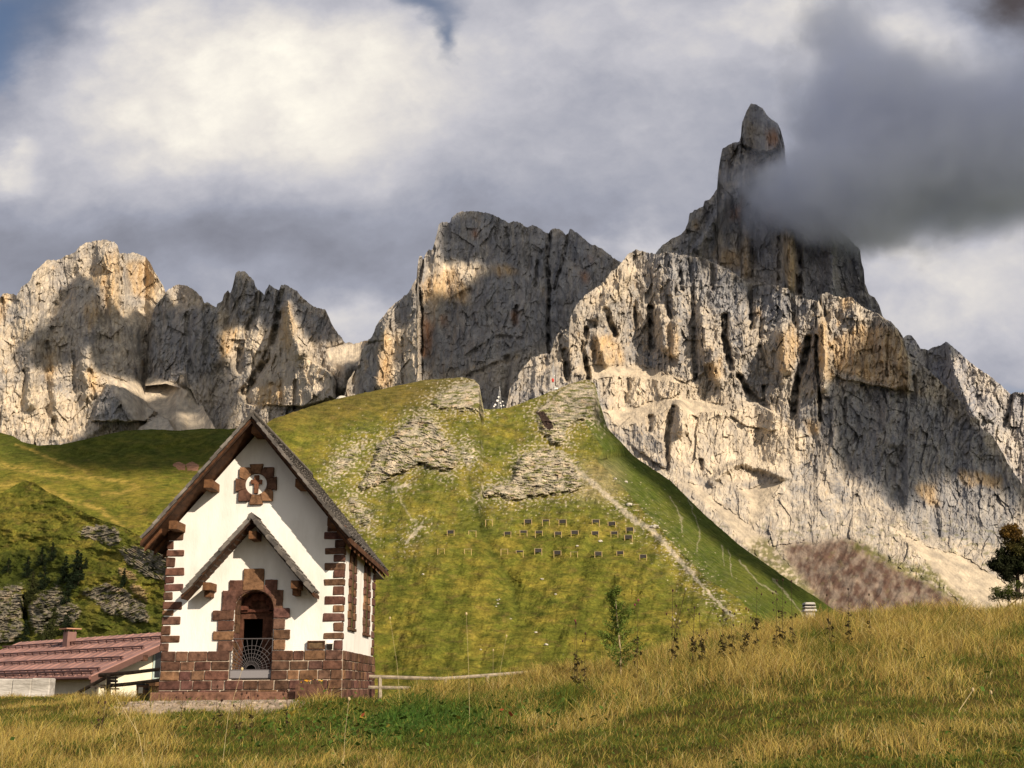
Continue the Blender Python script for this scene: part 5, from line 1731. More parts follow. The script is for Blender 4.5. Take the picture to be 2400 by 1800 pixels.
m.box((cx - 9 * sc_, Yc - .12, zc(1428)), (cx + 9 * sc_, Yc + .12, zc(1417)))
m.build('flue', M_DARK, t)


# ------------------------------------------------------------------ on the green hill: barriers, masts, boulders
def on_hill(G, px, py):
    PX, PY, P = G
    i = np.argmin((PX - px) ** 2 + (PY - py) ** 2)
    return Vector(P.reshape(-1, 3)[i])


NUM = ['first', 'second', 'third', 'fourth', 'fifth', 'sixth', 'seventh', 'eighth', 'ninth', 'tenth', 'eleventh', 'twelfth', 'thirteenth', 'fourteenth']


def make_barrier(slats):
    t = empty('snow_barrier')
    ORIG[t.name] = Vector((0, 0, 0))
    for sx_ in (-1, 1):
        m = MB()
        m.tube([(sx_ * 1.75, 0, -.6), (sx_ * 1.75, .1, 2.9)], .14, n=6, col=(.50, .38, .18))
        m.build('post', M_RAIL, t)
        m = MB()
        m.tube([(sx_ * 1.6, 1.9, -.3), (sx_ * 1.6, .25, 2.5)], .12, n=5, col=(.30, .24, .15))
        m.build('brace', M_RAIL, t)
    m = MB()
    m.tube([(-2.0, .05, 2.85), (2.0, .05, 2.85)], .10, n=6, col=(.30, .26, .2))
    m.build('beam', M_RAIL, t)
    if slats:
        m = MB()
        for k in range(slats):
            z = 2.62 - k * .27
            m.obox((0, .2 + (2.6 - z) * .12, z), (1.95, 0, 0), (0, .05, .02), (0, .0, .122), (.045, .042, .042))
        m.build('slat_panel', M_RAIL, t)
    return t


ROWS = [[(540, 158, 0), (875, 160, 6), (1030, 160, 3), (1175, 160, 6), (1462, 162, 5), (1603, 180, 6), (1755, 228, 6)],
        [(207, 250, 6), (395, 260, 0), (700, 262, 5), (838, 252, 4), (970, 256, 4), (1135, 262, 5), (1280, 256, 6), (1455, 258, 6), (1620, 260, 5), (1745, 295, 6)],
        [(122, 410, 0), (358, 410, 0), (672, 414, 0), (805, 428, 3), (963, 412, 6), (1132, 430, 6), (1275, 440, 0), (1485, 437, 6), (1673, 428, 6), (1872, 458, 6)]]
protos = {}
for ri_, row in enumerate(ROWS):
    nm = ('top', 'middle', 'bottom')[ri_]
    for k, (zx, zy, ns) in enumerate(row):
        P = on_hill(HG, 1000 + zx * .2712, 1180 + (zy + 30) * .2712)
        if ns not in protos:
            o = protos[ns] = make_barrier(ns)
        else:
            src = protos[ns]
            o = src.copy()
            COL.objects.link(o)
            for c_ in src.children:
                d_ = c_.copy()
                COL.objects.link(d_)
                d_.parent = o
        o.location = P
        o.scale = [P.y / 560.0 * random.uniform(.92, 1.05)] * 3
        o.rotation_euler = (0, 0, random.uniform(-.25, .12))
        kind = 'bare wooden snow barrier frame' if ns == 0 else 'dark slatted snow barrier'
        tag(o, f'{kind}, {NUM[k]} from left in the {nm} row on the green slope', 'snow barrier', 'snow barriers in three rows on the green slope')


def mast(base, h, w, label, dishes, red=False):
    t = root('antenna_mast', base, label, 'antenna mast')
    m = MB()
    for sx_, sy_ in ((-1, -1), (1, -1), (0, 1)):
        m.tube([base + Vector((sx_ * w, sy_ * w, -4)), base + Vector((sx_ * w * .3, sy_ * w * .3, h))], .16, .09, 4, (.50, .50, .50))
    n = 10
    for k in range(n):
        z0, z1 = h * k / n, h * (k + 1) / n
        f0, f1 = 1 - .7 * k / n, 1 - .7 * (k + 1) / n
        for s0, s1 in (((-1, -1), (1, -1)), ((1, -1), (0, 1)), ((0, 1), (-1, -1))):
            m.tube([base + Vector((s0[0] * w * f0, s0[1] * w * f0, z0)), base + Vector((s1[0] * w * f1, s1[1] * w * f1, z1))], .08, n=3, col=(.48, .48, .48))
    m.build('lattice', M_PLAIN, t)
    m = MB()
    m.tube([base + Vector((0, 0, h * .96)), base + Vector((0, 0, h * 1.25))], .15, .08, 5, (.7, .7, .7))
    m.build('aerial', M_PLAIN, t)
    for dx, dz, r in dishes:
        m = MB()
        m.ball(base + Vector((dx, -w - .3, dz)), r * .68, (.80, .78, .74), (1, .35, 1), n=10, m=6)
        m.build('dish', M_PLAIN, t, smooth=True)
    if red:
        m = MB()
        m.ball(base + Vector((-.5, -w, h * .42)), 1.5, (.5, .06, .05), (.7, .5, 1.1))
        m.build('drum', M_PLAIN, t)
    return t


b1 = on_hill(HG, 1171, 957)
u_ = b1.y / FPX
mast(b1, 40 * u_ * 1.1, 5 * u_, 'white lattice antenna mast hung with dishes in the notch of the green ridge', [(-11 * u_, 8 * u_, 4.0 * u_), (-6 * u_, 18 * u_, 4.5 * u_), (-3 * u_, 27 * u_, 3.6 * u_), (1 * u_, 12 * u_, 3 * u_), (7 * u_, 16 * u_, 2.6 * u_), (-14 * u_, 4 * u_, 3.2 * u_), (3 * u_, 5 * u_, 3 * u_), (9 * u_, 6 * u_, 2.4 * u_)])
b2 = on_hill(HG, 1298, 916)
mast(b2, 66 * u_, 3.6 * u_, 'tall thin white and red antenna mast on the rising green ridge', [(2 * u_, 40 * u_, 2.2 * u_), (-1 * u_, 28 * u_, 2.4 * u_)], True)
hut = root('hut', on_hill(HG, 1303, 914), 'small white equipment hut at the foot of the tall antenna mast', 'hut')
hb = on_hill(HG, 1303, 914)
m = MB()
m.obox(hb + Vector((0, 0, 1.0)), (5 * u_, 0, 0), (0, 1.6, 0), (0, 0, 2.4 * u_), (.8, .78, .72))
m.build('wall', M_PLAIN, hut)
m = MB()
m.obox(hb + Vector((0, 0, 1.0 + 2.8 * u_)), (6 * u_, 0, 0), (0, 2, 0), (0, 0, .5 * u_), (.75, .74, .7))
m.build('roof', M_PLAIN, hut)

M_BOULDER = noisy('pale limestone boulder', (.40, .37, .32), (.62, .57, .49), 1.2, rough=.95, bump=.8, bscale=3, bdist=.2)
ZC = lambda x, y: (860 + x * .3526, 1340 + y * .3526)
BOULD = [(ZC(1190, 488), 8, 'pale flat boulder low on the green slope beside a dark hollow'), (ZC(1122, 406), 5, 'small white stone low on the slope left of the boulder with the hollow'), (ZC(1163, 52), 6, 'white stone on the open slope below the bottom row of barriers'),
         (ZC(865, 190), 4, 'left stone of the little white cluster above the meadow'), (ZC(880, 186), 4, 'right stone of the little white cluster above the meadow'), (ZC(872, 214), 4, 'middle stone of the little white cluster above the meadow'), (ZC(856, 232), 3.4, 'lowest stone of the little white cluster above the meadow'),
         (ZC(955, 315), 4.5, 'white stone right below the little white cluster on the slope'), (ZC(1252, 150), 5, 'small white stone left of the young larch top'), (ZC(375, 20), 5, 'small white stone on the slope just right of the chapel eave'), (ZC(757, 518), 4, 'lone tiny white stone near the slope foot'),
         (Z6([(470, 878)])[0], 15, 'big pale boulder with a dark underside on the rocky path'), (Z6([(350, 772)])[0], 11, 'pale flat boulder higher up on the rocky path'), (Z6([(285, 650)])[0], 7, 'left one of two pale stones on the dark ridge flank'), (Z6([(335, 664)])[0], 8, 'right one of two pale stones on the dark ridge flank'),
         (ZB([(1500, 330)])[0], 8, 'pale stone between the middle and bottom barrier rows'), (ZB([(1300, 370)])[0], 6, 'smaller pale stone between the middle and bottom barrier rows'), (Z7([(1100, 500)])[0], 9, 'pale boulder right of the large rock outcrop'), (Z7([(1140, 525)])[0], 8, 'pale boulder below right of the large rock outcrop')]
for (bx, by), sz, lab in BOULD:
    P = on_hill(HG, bx, by)
    r = sz * P.y / FPX * .62
    bm = bmesh.new()
    bmesh.ops.create_icosphere(bm, subdivisions=2, radius=r)
    for v in bm.verts:
        n_ = float(vnoise(v.co.x / r * 1.3 + bx, v.co.y / r * 1.3 + v.co.z / r * 1.7, 5))
        v.co *= 1 + .35 * n_
        v.co.z *= .62
        v.co.x *= 1.25
    me = bpy.data.meshes.new('boulder')
    bm.to_mesh(me)
    bm.free()
    me.materials.append(M_BOULDER)
    o = bpy.data.objects.new('boulder', me)
    COL.objects.link(o)
    o.location = P + Vector((0, -r * .3, r * .15))
    o.rotation_euler = (0, 0, random.uniform(0, 6))
    tag(o, lab, 'boulder', 'pale boulders on the green hill')
# the white dome shaped rock on the ridge behind the chapel
P = on_hill(HG, 797, 935)
r = 15 * P.y / FPX
bm = bmesh.new()
bmesh.ops.create_icosphere(bm, subdivisions=3, radius=r)
for v in bm.verts:
    v.co *= 1 + .16 * float(vnoise(v.co.x / r * 1.6, v.co.z / r * 1.6 + v.co.y / r, 15))
    v.co.x *= 1.25
me = bpy.data.meshes.new('boulder')
bm.to_mesh(me)
bm.free()
me.materials.append(M_BOULDER)
o = bpy.data.objects.new('boulder', me)
COL.objects.link(o)
o.location = P + Vector((0, 12, r * .15))
tag(o, 'large pale dome shaped rock peeping over the green ridge right of the chapel roof', 'boulder', 'pale boulders on the green hill')
# ------------------------------------------------------------------ meadow grass
RNG = np.random.RandomState(5)
GRASSM, _nt, _b = material('grass blade', .75, .15)
_a = _nt.nodes.new('ShaderNodeAttribute')
_a.attribute_name = 'Col'
_nt.links.new(_a.outputs['Color'], _b.inputs['Base Color'])
_tr = _nt.nodes.new('ShaderNodeBsdfTranslucent')
_nt.links.new(_a.outputs['Color'], _tr.inputs[0])
_mx = _nt.nodes.new('ShaderNodeMixShader')
_mx.inputs[0].default_value = .3
_nt.links.new(_b.outputs[0], _mx.inputs[1])
_nt.links.new(_tr.outputs[0], _mx.inputs[2])
_nt.links.new(_mx.outputs[0], _nt.nodes['Material Output'].inputs[0])


def blades(X, Y, h, w, lean, col0, col1, Z=None):
    """ribbons that bend over: arrays of root, height, width, lean vector (n,2), colours at root and tip"""
    n = len(X)
    Z = ground_z(X, Y) - .02 if Z is None else Z
    a = RNG.rand(n) * 2 * np.pi
    dx, dy = np.cos(a) * w / 2, np.sin(a) * w / 2 * .4
    V = np.zeros((n, 3, 2, 3), np.float32)
    C = np.zeros((n, 3, 2, 3), np.float32)
    for k, (t, ww) in enumerate(((0, 1.0), (.55, .85), (1.0, .15))):
        bx, by = X + lean[:, 0] * h * t ** 1.8, Y + lean[:, 1] * h * t ** 1.8
        bz = Z + h * t * (1 - .18 * t * np.hypot(lean[:, 0], lean[:, 1]))
        for s, sg in enumerate((-1, 1)):
            V[:, k, s] = np.stack([bx + sg * dx * ww, by + sg * dy * ww, bz], 1)
            C[:, k, s] = col0 + (col1 - col0) * t
    i = np.arange(n)[:, None] * 6
    F = np.stack([i + np.array([0, 1, 3, 2]), i + np.array([2, 3, 5, 4])], 1).reshape(-1, 4)
    return V.reshape(-1, 3), F, C.reshape(-1, 3)


def meadow_field(X, Y):
    """0 lush green .. 1 dry gold"""
    g = .12 + .66 * sstep(18.5, 23.5, Y + 1.6 * fbm(X / 3, Y / 3, 3, 401)) * sstep(-3.4, -1.6, X + .8 * fbm(X / 2, Y / 2, 2, 402))
    g = np.maximum(g, .58 * sstep(-4.2, -6.2, X + .6 * fbm(X, Y, 2, 403)) * sstep(24, 20, Y))
    g = g + 1.25 * fbm(X / 1.9, Y / 2.0, 4, 405, .6) + .3 * fbm(X / .7, Y / .9, 2, 407) - .06
    lush = np.exp(-(((X + 2.1) / 2.2) ** 2 + ((Y - 22.5) / 3.0) ** 2))
    return np.clip(g - .95 * lush - .25 * np.exp(-(((X - 4.5) / 3) ** 2 + ((Y - 17.5) / 1.6) ** 2)), 0, 1)


def build_grass():
    n = 450000
    u = RNG.rand(n)
    Y = 1 / (1 / 10.5 + u * (1 / 33.0 - 1 / 10.5))          # even spread over the picture
    Y = np.where(RNG.rand(n) < .3, 24 + 8 * RNG.rand(n), Y)
    X = (RNG.rand(n) - .5) * 1.26 * Y
    bad = (X > -9.0) & (X < -2.95) & (Y > 27.2)
    bad |= (X > -8.6) & (X < -4.9) & (Y > 25.7 + .5 * fbm(X * 2, Y * 0, 2, 3)) & (Y < 28) & (RNG.rand(n) < .93)
    X, Y = X[~bad], Y[~bad]
    n = len(X)
    g = meadow_field(X, Y)
    dry = RNG.rand(n) < (.10 + .84 * g)
    clump = .5 + .5 * fbm(X / .45, Y / .45, 2, 409)
    far_l = sstep(-9, -11, X) * sstep(24, 27, Y)
    h = np.where(dry, .14 + .30 * g, .10 + .20 * sstep(19, 25, Y) * (X > -2.5) + .06 * g) * (.35 + 1.3 * clump) * RNG.uniform(.6, 1.25, n)
    h += .14 * np.exp(-(((X + 2.1) / 2.2) ** 2 + ((Y - 22.5) / 3.0) ** 2)) * RNG.rand(n)
    h *= 1 - .55 * far_l
    h *= np.interp(Y, [10, 20, 26], [.75, .95, 1.12])
    w = np.where(dry, .0065, .010) * np.interp(Y, [10, 30], [.75, 1.6])
    ca = 3 * fbm(X / .6, Y / .6, 2, 413)
    lean = np.stack([RNG.normal(-.05, .55, n) + .25 * np.cos(ca), RNG.normal(0, .5, n)], 1)
    v = (RNG.uniform(.55, 1.4, n) * (1 + .55 * fbm(X / .38, Y / .5, 3, 415)))[:, None]
    gold = np.array([.43, .325, .085]) * v * (1 + .35 * (RNG.rand(n, 1) - .5) * np.array([[0, .3, .8]]))
    red = RNG.rand(n, 1) < .2
    gold = np.where(red, np.array([.32, .20, .06]) * v, gold)
    pale = RNG.rand(n, 1) < .10
    gold = np.where(pale, np.array([.52, .42, .19]) * v, gold)
    green = np.array([.085, .115, .018]) * v
    yg = RNG.rand(n, 1) < .3
    green = np.where(yg, np.array([.17, .155, .022]) * v, green)
    lush = np.exp(-(((X + 2.1) / 2.2) ** 2 + ((Y - 22.5) / 3.0) ** 2))[:, None]
    green = green * (1 - lush * np.array([.45, .0, .0]))
    col = np.where(dry[:, None], gold, green)
    return blades(X, Y, h, w, lean, col * .75, col * 1.1)


def build_herbs():
    """broad low leaves among the grass"""
    V, F, C = [], [], []
    n = 26000
    Y = 1 / (1 / 11.0 + RNG.rand(n) * (1 / 27.5 - 1 / 11.0))
    X = (RNG.rand(n) - .5) * 1.0 * Y
    k = RNG.rand(n) < .012 + .9 * np.exp(-(((X + 2.1) / 2.3) ** 2 + ((Y - 22.5) / 3.4) ** 2)) + .1 * (Y < 16)
    bad = (X > -9.0) & (X < -2.95) & (Y > 27.2)
    k &= ~bad
    X, Y = X[k], Y[k]
    n = len(X)
    a = RNG.rand(n) * 2 * np.pi
    L = RNG.uniform(.04, .13, n) * np.where(Y > 18, 1, .6)
    Z = ground_z(X, Y) + RNG.uniform(.03, .36, n) * np.where(Y > 18, 1, .4)
    el = RNG.uniform(.1, .9, n)
    ax = np.stack([np.cos(a) * np.cos(el), np.sin(a) * np.cos(el), np.sin(el)], 1) * L[:, None]
    bx = np.stack([-np.sin(a), np.cos(a), RNG.normal(0, .3, n)], 1) * (L * .38)[:, None]
    P = np.stack([X, Y, Z], 1)
    V = np.stack([P, P + ax * .5 + bx, P + ax, P + ax * .5 - bx], 1).reshape(-1, 3)
    F = np.arange(n * 4).reshape(-1, 4)
    col = np.array([.065, .115, .018]) * RNG.uniform(.6, 1.5, (n, 1))
    r = RNG.rand(n, 1)
    col = np.where(r > .992, np.array([.30, .07, .03]), np.where(r > .95, np.array([.26, .20, .03]), col))
    return V, F, np.repeat(col, 4, 0)


def join(*parts):
    V, F, C, o = [], [], [], 0
    for v, f, c in parts:
        V.append(v), F.append(f + o), C.append(c)
        o += len(v)
    return np.concatenate(V), np.concatenate(F), np.concatenate(C)


def far_tufts():
    """tall seed heads along the crest"""
    n = 11000
    Y = RNG.uniform(26.5, 31.5, n)
    X = RNG.uniform(-2.5, 19, n)
    h = RNG.uniform(.22, .62, n) * (.75 + .5 * fbm(X / .8, Y / .8, 2, 411))
    lean = np.stack([RNG.normal(-.12, .22, n), RNG.normal(0, .2, n)], 1)
    col = np.array([.40, .25, .085]) * RNG.uniform(.5, 1.2, (n, 1))
    return blades(X, Y, h, np.full(n, .007), lean, col * .6, col)


V, F, C = join(build_grass(), far_tufts())
tag(np_mesh('grass', V, F, GRASSM, C), 'tall dry golden grass mixed with short green grass on the meadow', 'grass', None, 'stuff')
V, F, C = build_herbs()
tag(np_mesh('herb_leaves', V, F, GRASSM, C), 'low broad leaved herbs spreading through the meadow', 'ground cover', None, 'stuff')
# rubble before the chapel step
n = 900
X, Y = RNG.uniform(-8.9, -4.6, n), RNG.normal(26.9, .45, n)
s_ = RNG.uniform(.012, .05, n)
Z = ground_z(X, Y)
cube = np.array([[-1, -1, -1], [1, -1, -1], [1, 1, -1], [-1, 1, -1], [-1, -1, 1], [1, -1, 1], [1, 1, 1], [-1, 1, 1]], float)
Vb = np.stack([X, Y, Z], 1)[:, None] + cube[None] * s_[:, None, None] * RNG.uniform(.5, 1.2, (n, 8, 1)) * np.array([1.3, 1.1, .6])
Fb = (np.array([(0, 3, 2, 1), (4, 5, 6, 7), (0, 1, 5, 4), (1, 2, 6, 5), (2, 3, 7, 6), (3, 0, 4, 7)])[None] + np.arange(n)[:, None, None] * 8).reshape(-1, 4)
Cb = np.repeat(np.array([.46, .38, .31]) * RNG.uniform(.5, 1.3, (n, 1)), 8, 0)
tag(np_mesh('gravel', Vb.reshape(-1, 3), Fb, GRASSM, Cb), 'pale gravel in front of the chapel step', 'gravel', None, 'stuff')


# ------------------------------------------------------------------ trees, shrubs, weeds
def leaf_cloud(centres, radii, per, size, cols, flat=1.0, seed=1, needle=False):
    """many small leaves through the volume of overlapping clumps"""
    r = np.random.RandomState(seed)
    V, C = [], []
    for (c, rad, col) in zip(centres, radii, cols):
        n = per
        d = r.normal(size=(n, 3))
        d /= np.linalg.norm(d, axis=1)[:, None]
        p = np.array(c) + d * (rad * r.rand(n, 1) ** .45) * np.array([1, 1, flat])
        a, b = r.normal(size=(n, 3)), r.normal(size=(n, 3))
        a /= np.linalg.norm(a, axis=1)[:, None]
        b -= a * (a * b).sum(1)[:, None]
        b /= np.linalg.norm(b, axis=1)[:, None]
        s = size * r.uniform(.6, 1.4, (n, 1))
        wd = .22 if needle else .5
        V.append(np.stack([p - a * s, p + b * s * wd, p + a * s, p - b * s * wd], 1).reshape(-1, 3))
        C.append(np.repeat(np.array(col) * r.uniform(.6, 1.4, (n, 1)), 4, 0))
    V, C = np.concatenate(V), np.concatenate(C)
    return V, np.arange(len(V)).reshape(-1, 4), C


def plant_root(name, loc, label, cat, group=None):
    return root(name, loc, label, cat, group)


def part_np(name, V, F, C, mat, parent):
    return np_mesh(name, np.asarray(V) - np.array(ORIG[parent.name]), F, mat, C, parent=parent)


M_BARK = noisy('dark bark', (.6, .6, .6), (1.3, 1.25, 1.2), 14, rough=.95, bump=.6, bscale=40, attr='Col', bdist=.02)


def conifer(px, py, hpx, wpx, label, G=None, Y=None, col=(.022, .036, .012), seed=1, tiers=9):
    b = on_hill(G, px, py) if G else at(px, py, Y)
    u = b.y / FPX
    H, Wd = hpx * u, wpx * u
    t = plant_root('conifer', b, label, 'conifer', 'dark conifers on the ravine slope')
    m = MB()
    m.tube([b - Vector((0, 0, .6)), b + Vector((0, 0, H * .92))], H * .022, H * .004, 6, (.06, .045, .03))
    m.build('trunk', M_BARK, t)
    r = random.Random(seed)
    cs, rs, cc = [], [], []
    for k in range(tiers):
        f = k / tiers
        rad = Wd / 2 * (1 - f) ** .85 * r.uniform(.8, 1.15)
        nb = max(3, int(7 * (1 - f)) + 2)
        for j in range(nb):
            a = r.uniform(0, 6.28)
            q = r.uniform(.35, .85)
            cs.append((b.x + math.cos(a) * rad * q, b.y + math.sin(a) * rad * q, b.z + H * (.07 + .90 * f) - rad * q * .25))
            rs.append(max(rad * .42, H * .028))
            kk = r.uniform(.6, 1.5)
            cc.append((col[0] * kk, col[1] * kk, col[2] * kk))
        cs.append((b.x, b.y, b.z + H * (.10 + .90 * f)))
        rs.append(max(rad * .4, H * .03))
        cc.append(tuple(q * .8 for q in col))
    V, F, C = leaf_cloud(cs, rs, 46, H * .036, cc, .7, seed, True)
    part_np('crown', V, F, C, GRASSM, t)


z2 = lambda x, y: (x * .2893, y * .2893 + 1180)
CON = [((520, 640), 165, 75, 'large dark conifer in the thickest cluster above the ravine cliffs, left one'), ((600, 690), 240, 90, 'largest dark conifer of the cluster above the ravine cliffs'), ((640, 640), 180, 60, 'dark conifer at the right side of the cluster above the ravine cliffs'), ((345, 690), 160, 85, 'dark conifer standing alone on the gap between the two cliffs'),
       ((415, 470), 120, 70, 'dark conifer highest on the ravine slope'), ((215, 600), 130, 70, 'dark conifer above the left layered cliff'), ((250, 800), 190, 100, 'olive conifer at the top of the dark cleft'), ((540, 810), 140, 70, 'conifer growing at the lip of the layered cliff'), ((690, 530), 75, 40, 'small dark conifer on the grassy rib'), ((1000, 675), 115, 45, 'slim dark conifer alone above the grey crag'),
       ((190, 1150), 150, 80, 'conifer at the cliff foot nearest the left edge'), ((420, 1110), 200, 110, 'olive conifer at the cliff foot behind the red roof'), ((110, 1200), 60, 45, 'little round conifer on the grass above the roof'), ((540, 1050), 130, 90, 'conifer directly behind the house chimney'), ((60, 560), 90, 60, 'conifer on the dark slope near the left edge'), ((330, 500), 110, 60, 'dark conifer between the highest one and the cluster')]
for k, ((x, y), h, w, lab) in enumerate(CON):
    px, py = z2(x, y)
    olive = 'olive' in lab
    conifer(px, py, h * .2893 * 1.4, w * .2893 * 1.8, lab, NG, None, (.040, .046, .014) if olive else (.013, .022, .009), 40 + k)

# --- larch sapling on the crest
b = W1(1685, 590, 26.5)
b.z = float(ground_z(b.x, b.y))
tip = W1(1648, 95, 26.5)
t = plant_root('larch_sapling', b, 'young feathery larch sapling standing in the dry grass right of centre', 'sapling')
m = MB()
axis = [b + Vector((0, 0, -.05)), b + (tip - b) * .35 + Vector((.03, 0, 0)), b + (tip - b) * .7, tip]
m.tube(axis, .022, .004, 6, (.42, .34, .22))
r = random.Random(3)
cs, rs, cc = [], [], []
Hs = tip.z - b.z
for k in range(46):
    f = .16 + .80 * k / 46
    p = b + (tip - b) * f
    a = r.uniform(0, 6.28)
    L = .60 * (1 - f) ** .75 * r.uniform(.6, 1.2) + .05
    e = p + Vector((math.cos(a) * L, math.sin(a) * L, L * .55))
    m.tube([p, e], .006, .002, 4, (.20, .15, .08))
    for q in (.2, .4, .6, .8, 1.0):
        c_ = p + (e - p) * q
        cs.append(tuple(c_))
        rs.append(.05)
        kk = r.uniform(.6, 1.4)
        cc.append((.12 * kk, .17 * kk, .03 * kk))
m.build('trunk', M_BARK, t)
V, F, C = leaf_cloud(cs, [.075] * len(rs), 16, .042, cc, 1, 9, True)
part_np('crown', V, F, C, GRASSM, t)

# --- tree and shrub at the right edge
Yt = 36.0
b = at(2395, 1385, Yt)
t = plant_root('tree', b, 'dark broadleaf tree with orange tinged top at the right edge', 'tree')
m = MB()
P_ = lambda x, y, dy=0: at(2250 + x * .1567, 1180 + y * .1567, Yt + dy)
trunk = [P_(870, 1420), P_(860, 1100), P_(850, 800), P_(840, 500), P_(830, 380)]
m.tube(trunk, .075, .015, 7, (.05, .035, .028))
for q in ([P_(860, 1150), P_(700, 1000, .1), P_(520, 930, .15)], [P_(855, 1000), P_(720, 880, -.3), P_(600, 800, -.4)], [P_(850, 900), P_(1000, 800), P_(1150, 700)], [P_(850, 700), P_(740, 560), P_(690, 450)], [P_(860, 1120), P_(780, 1130, -.2), P_(640, 1060, -.3)], [P_(860, 1000), P_(1050, 980, .3), P_(1250, 900, .3)]):
    m.tube(q, .035, .008, 5, (.05, .035, .028))
m.build('trunk', M_BARK, t)
r = random.Random(8)
cs, rs, cc = [], [], []
for (x, y, rad, n_, col) in [(760, 850, 200, 20, (.020, .024, .008)), (620, 880, 120, 10, (.018, .022, .008)), (960, 880, 180, 16, (.018, .024, .008)), (1150, 860, 200, 14, (.02, .026, .009)), (720, 1000, 120, 8, (.014, .018, .007)), (800, 420, 110, 11, (.13, .075, .016)), (690, 440, 60, 5, (.10, .06, .015)), (780, 600, 90, 8, (.06, .048, .012)), (900, 700, 130, 9, (.045, .042, .011)), (1050, 650, 150, 9, (.05, .045, .012)), (520, 930, 60, 5, (.018, .022, .008)), (740, 1120, 80, 4, (.016, .02, .008))]:
    for k in range(int(n_ * 1.7)):
        p = P_(x + r.uniform(-rad, rad), y + r.uniform(-rad, rad) * .8, r.uniform(-.6, .6))
        cs.append(tuple(p))
        rs.append(r.uniform(.10, .20))
        kk = r.uniform(.6, 1.5)
        cc.append(tuple(q * kk for q in col))
V, F, C = leaf_cloud(cs, rs, 120, .036, cc, .8, 12)
part_np('crown', V, F, C, GRASSM, t)
b = P_(760, 1440, -1.5)
t = plant_root('shrub', b, 'low green juniper shrub under the tree at the right edge', 'shrub')
cs, rs, cc = [], [], []
for k in range(60):
    f = r.random()
    x = 470 + 800 * f
    y = 1440 - r.random() * (150 + 130 * f) - 60 * f
    cs.append(tuple(P_(x, y, -1.5 + r.uniform(-.3, .3))))
    rs.append(.13)
    kk = r.uniform(.5, 1.5)
    cc.append((.06 * kk, .075 * kk, .012 * kk) if y < 1330 else (.03 * kk, .038 * kk, .01 * kk))
V, F, C = leaf_cloud(cs, rs, 60, .04, cc, .8, 14, True)
part_np('foliage', V, F, C, GRASSM, t)
m = MB()
for k in range(7):
    m.tube([b + Vector((r.uniform(-.3, .3), 0, -.3)), P_(520 + 110 * k, 1330 - 20 * k, -1.5)], .02, .006, 5, (.06, .045, .03))
m.build('stem', M_BARK, t)


# --- thistles and other dry weeds along the crest
def weed(px, pyb, pyt, label, Y=25.5, bend=0.0, heads=3, col=(.055, .035, .02), hcol=(.045, .022, .016), name='thistle', seed=1, leaves=8, thick=.006):
    r = random.Random(seed)
    b, tp = at(px, pyb, Y), at(px + bend, pyt, Y)
    b.z = min(b.z, float(ground_z(b.x, b.y)))
    t = plant_root(name, b, label, name.replace('_', ' '), 'dry weeds and stalks in the meadow')
    mid = b + (tp - b) * .5 + Vector((-.03 * bend / 20, 0, 0))
    m = MB()
    m.tube([b, mid, tp], thick, thick * .55, 5, col)
    ends = [(tp, 1.0)]
    H = tp.z - b.z
    for k in range(heads - 1):
        f = r.uniform(.45, .85)
        p = b + (tp - b) * f
        e = p + Vector((r.choice((-1, 1)) * r.uniform(.05, .14), r.uniform(-.05, .05), r.uniform(.12, .25) * min(1, H)))
        m.tube([p, (p + e) / 2 + Vector((0, 0, -.015)), e], thick * .6, thick * .4, 4, col)
        ends.append((e, .85))
    m.build('stem', M_PLAIN, t)
    for e, s in ends:
        hd = MB()
        hd.ball(e + Vector((0, 0, .012)), .021 * s, hcol, (1, 1, 1.35), .15, 6, 5)
        hd.build('flower_head', M_PLAIN, t)
    if leaves:
        cs = [tuple(b + (tp - b) * r.uniform(.05, .6) + Vector((r.uniform(-.06, .06), r.uniform(-.05, .05), 0))) for _ in range(leaves)]
        V, F, C = leaf_cloud(cs, [.05] * leaves, 4, .04, [(col[0] * 1.2, col[1] * 1.5, col[2])] * leaves, 1, seed)
        part_np('leaf', V, F, C, GRASSM, t)['kind'] = 'stuff'


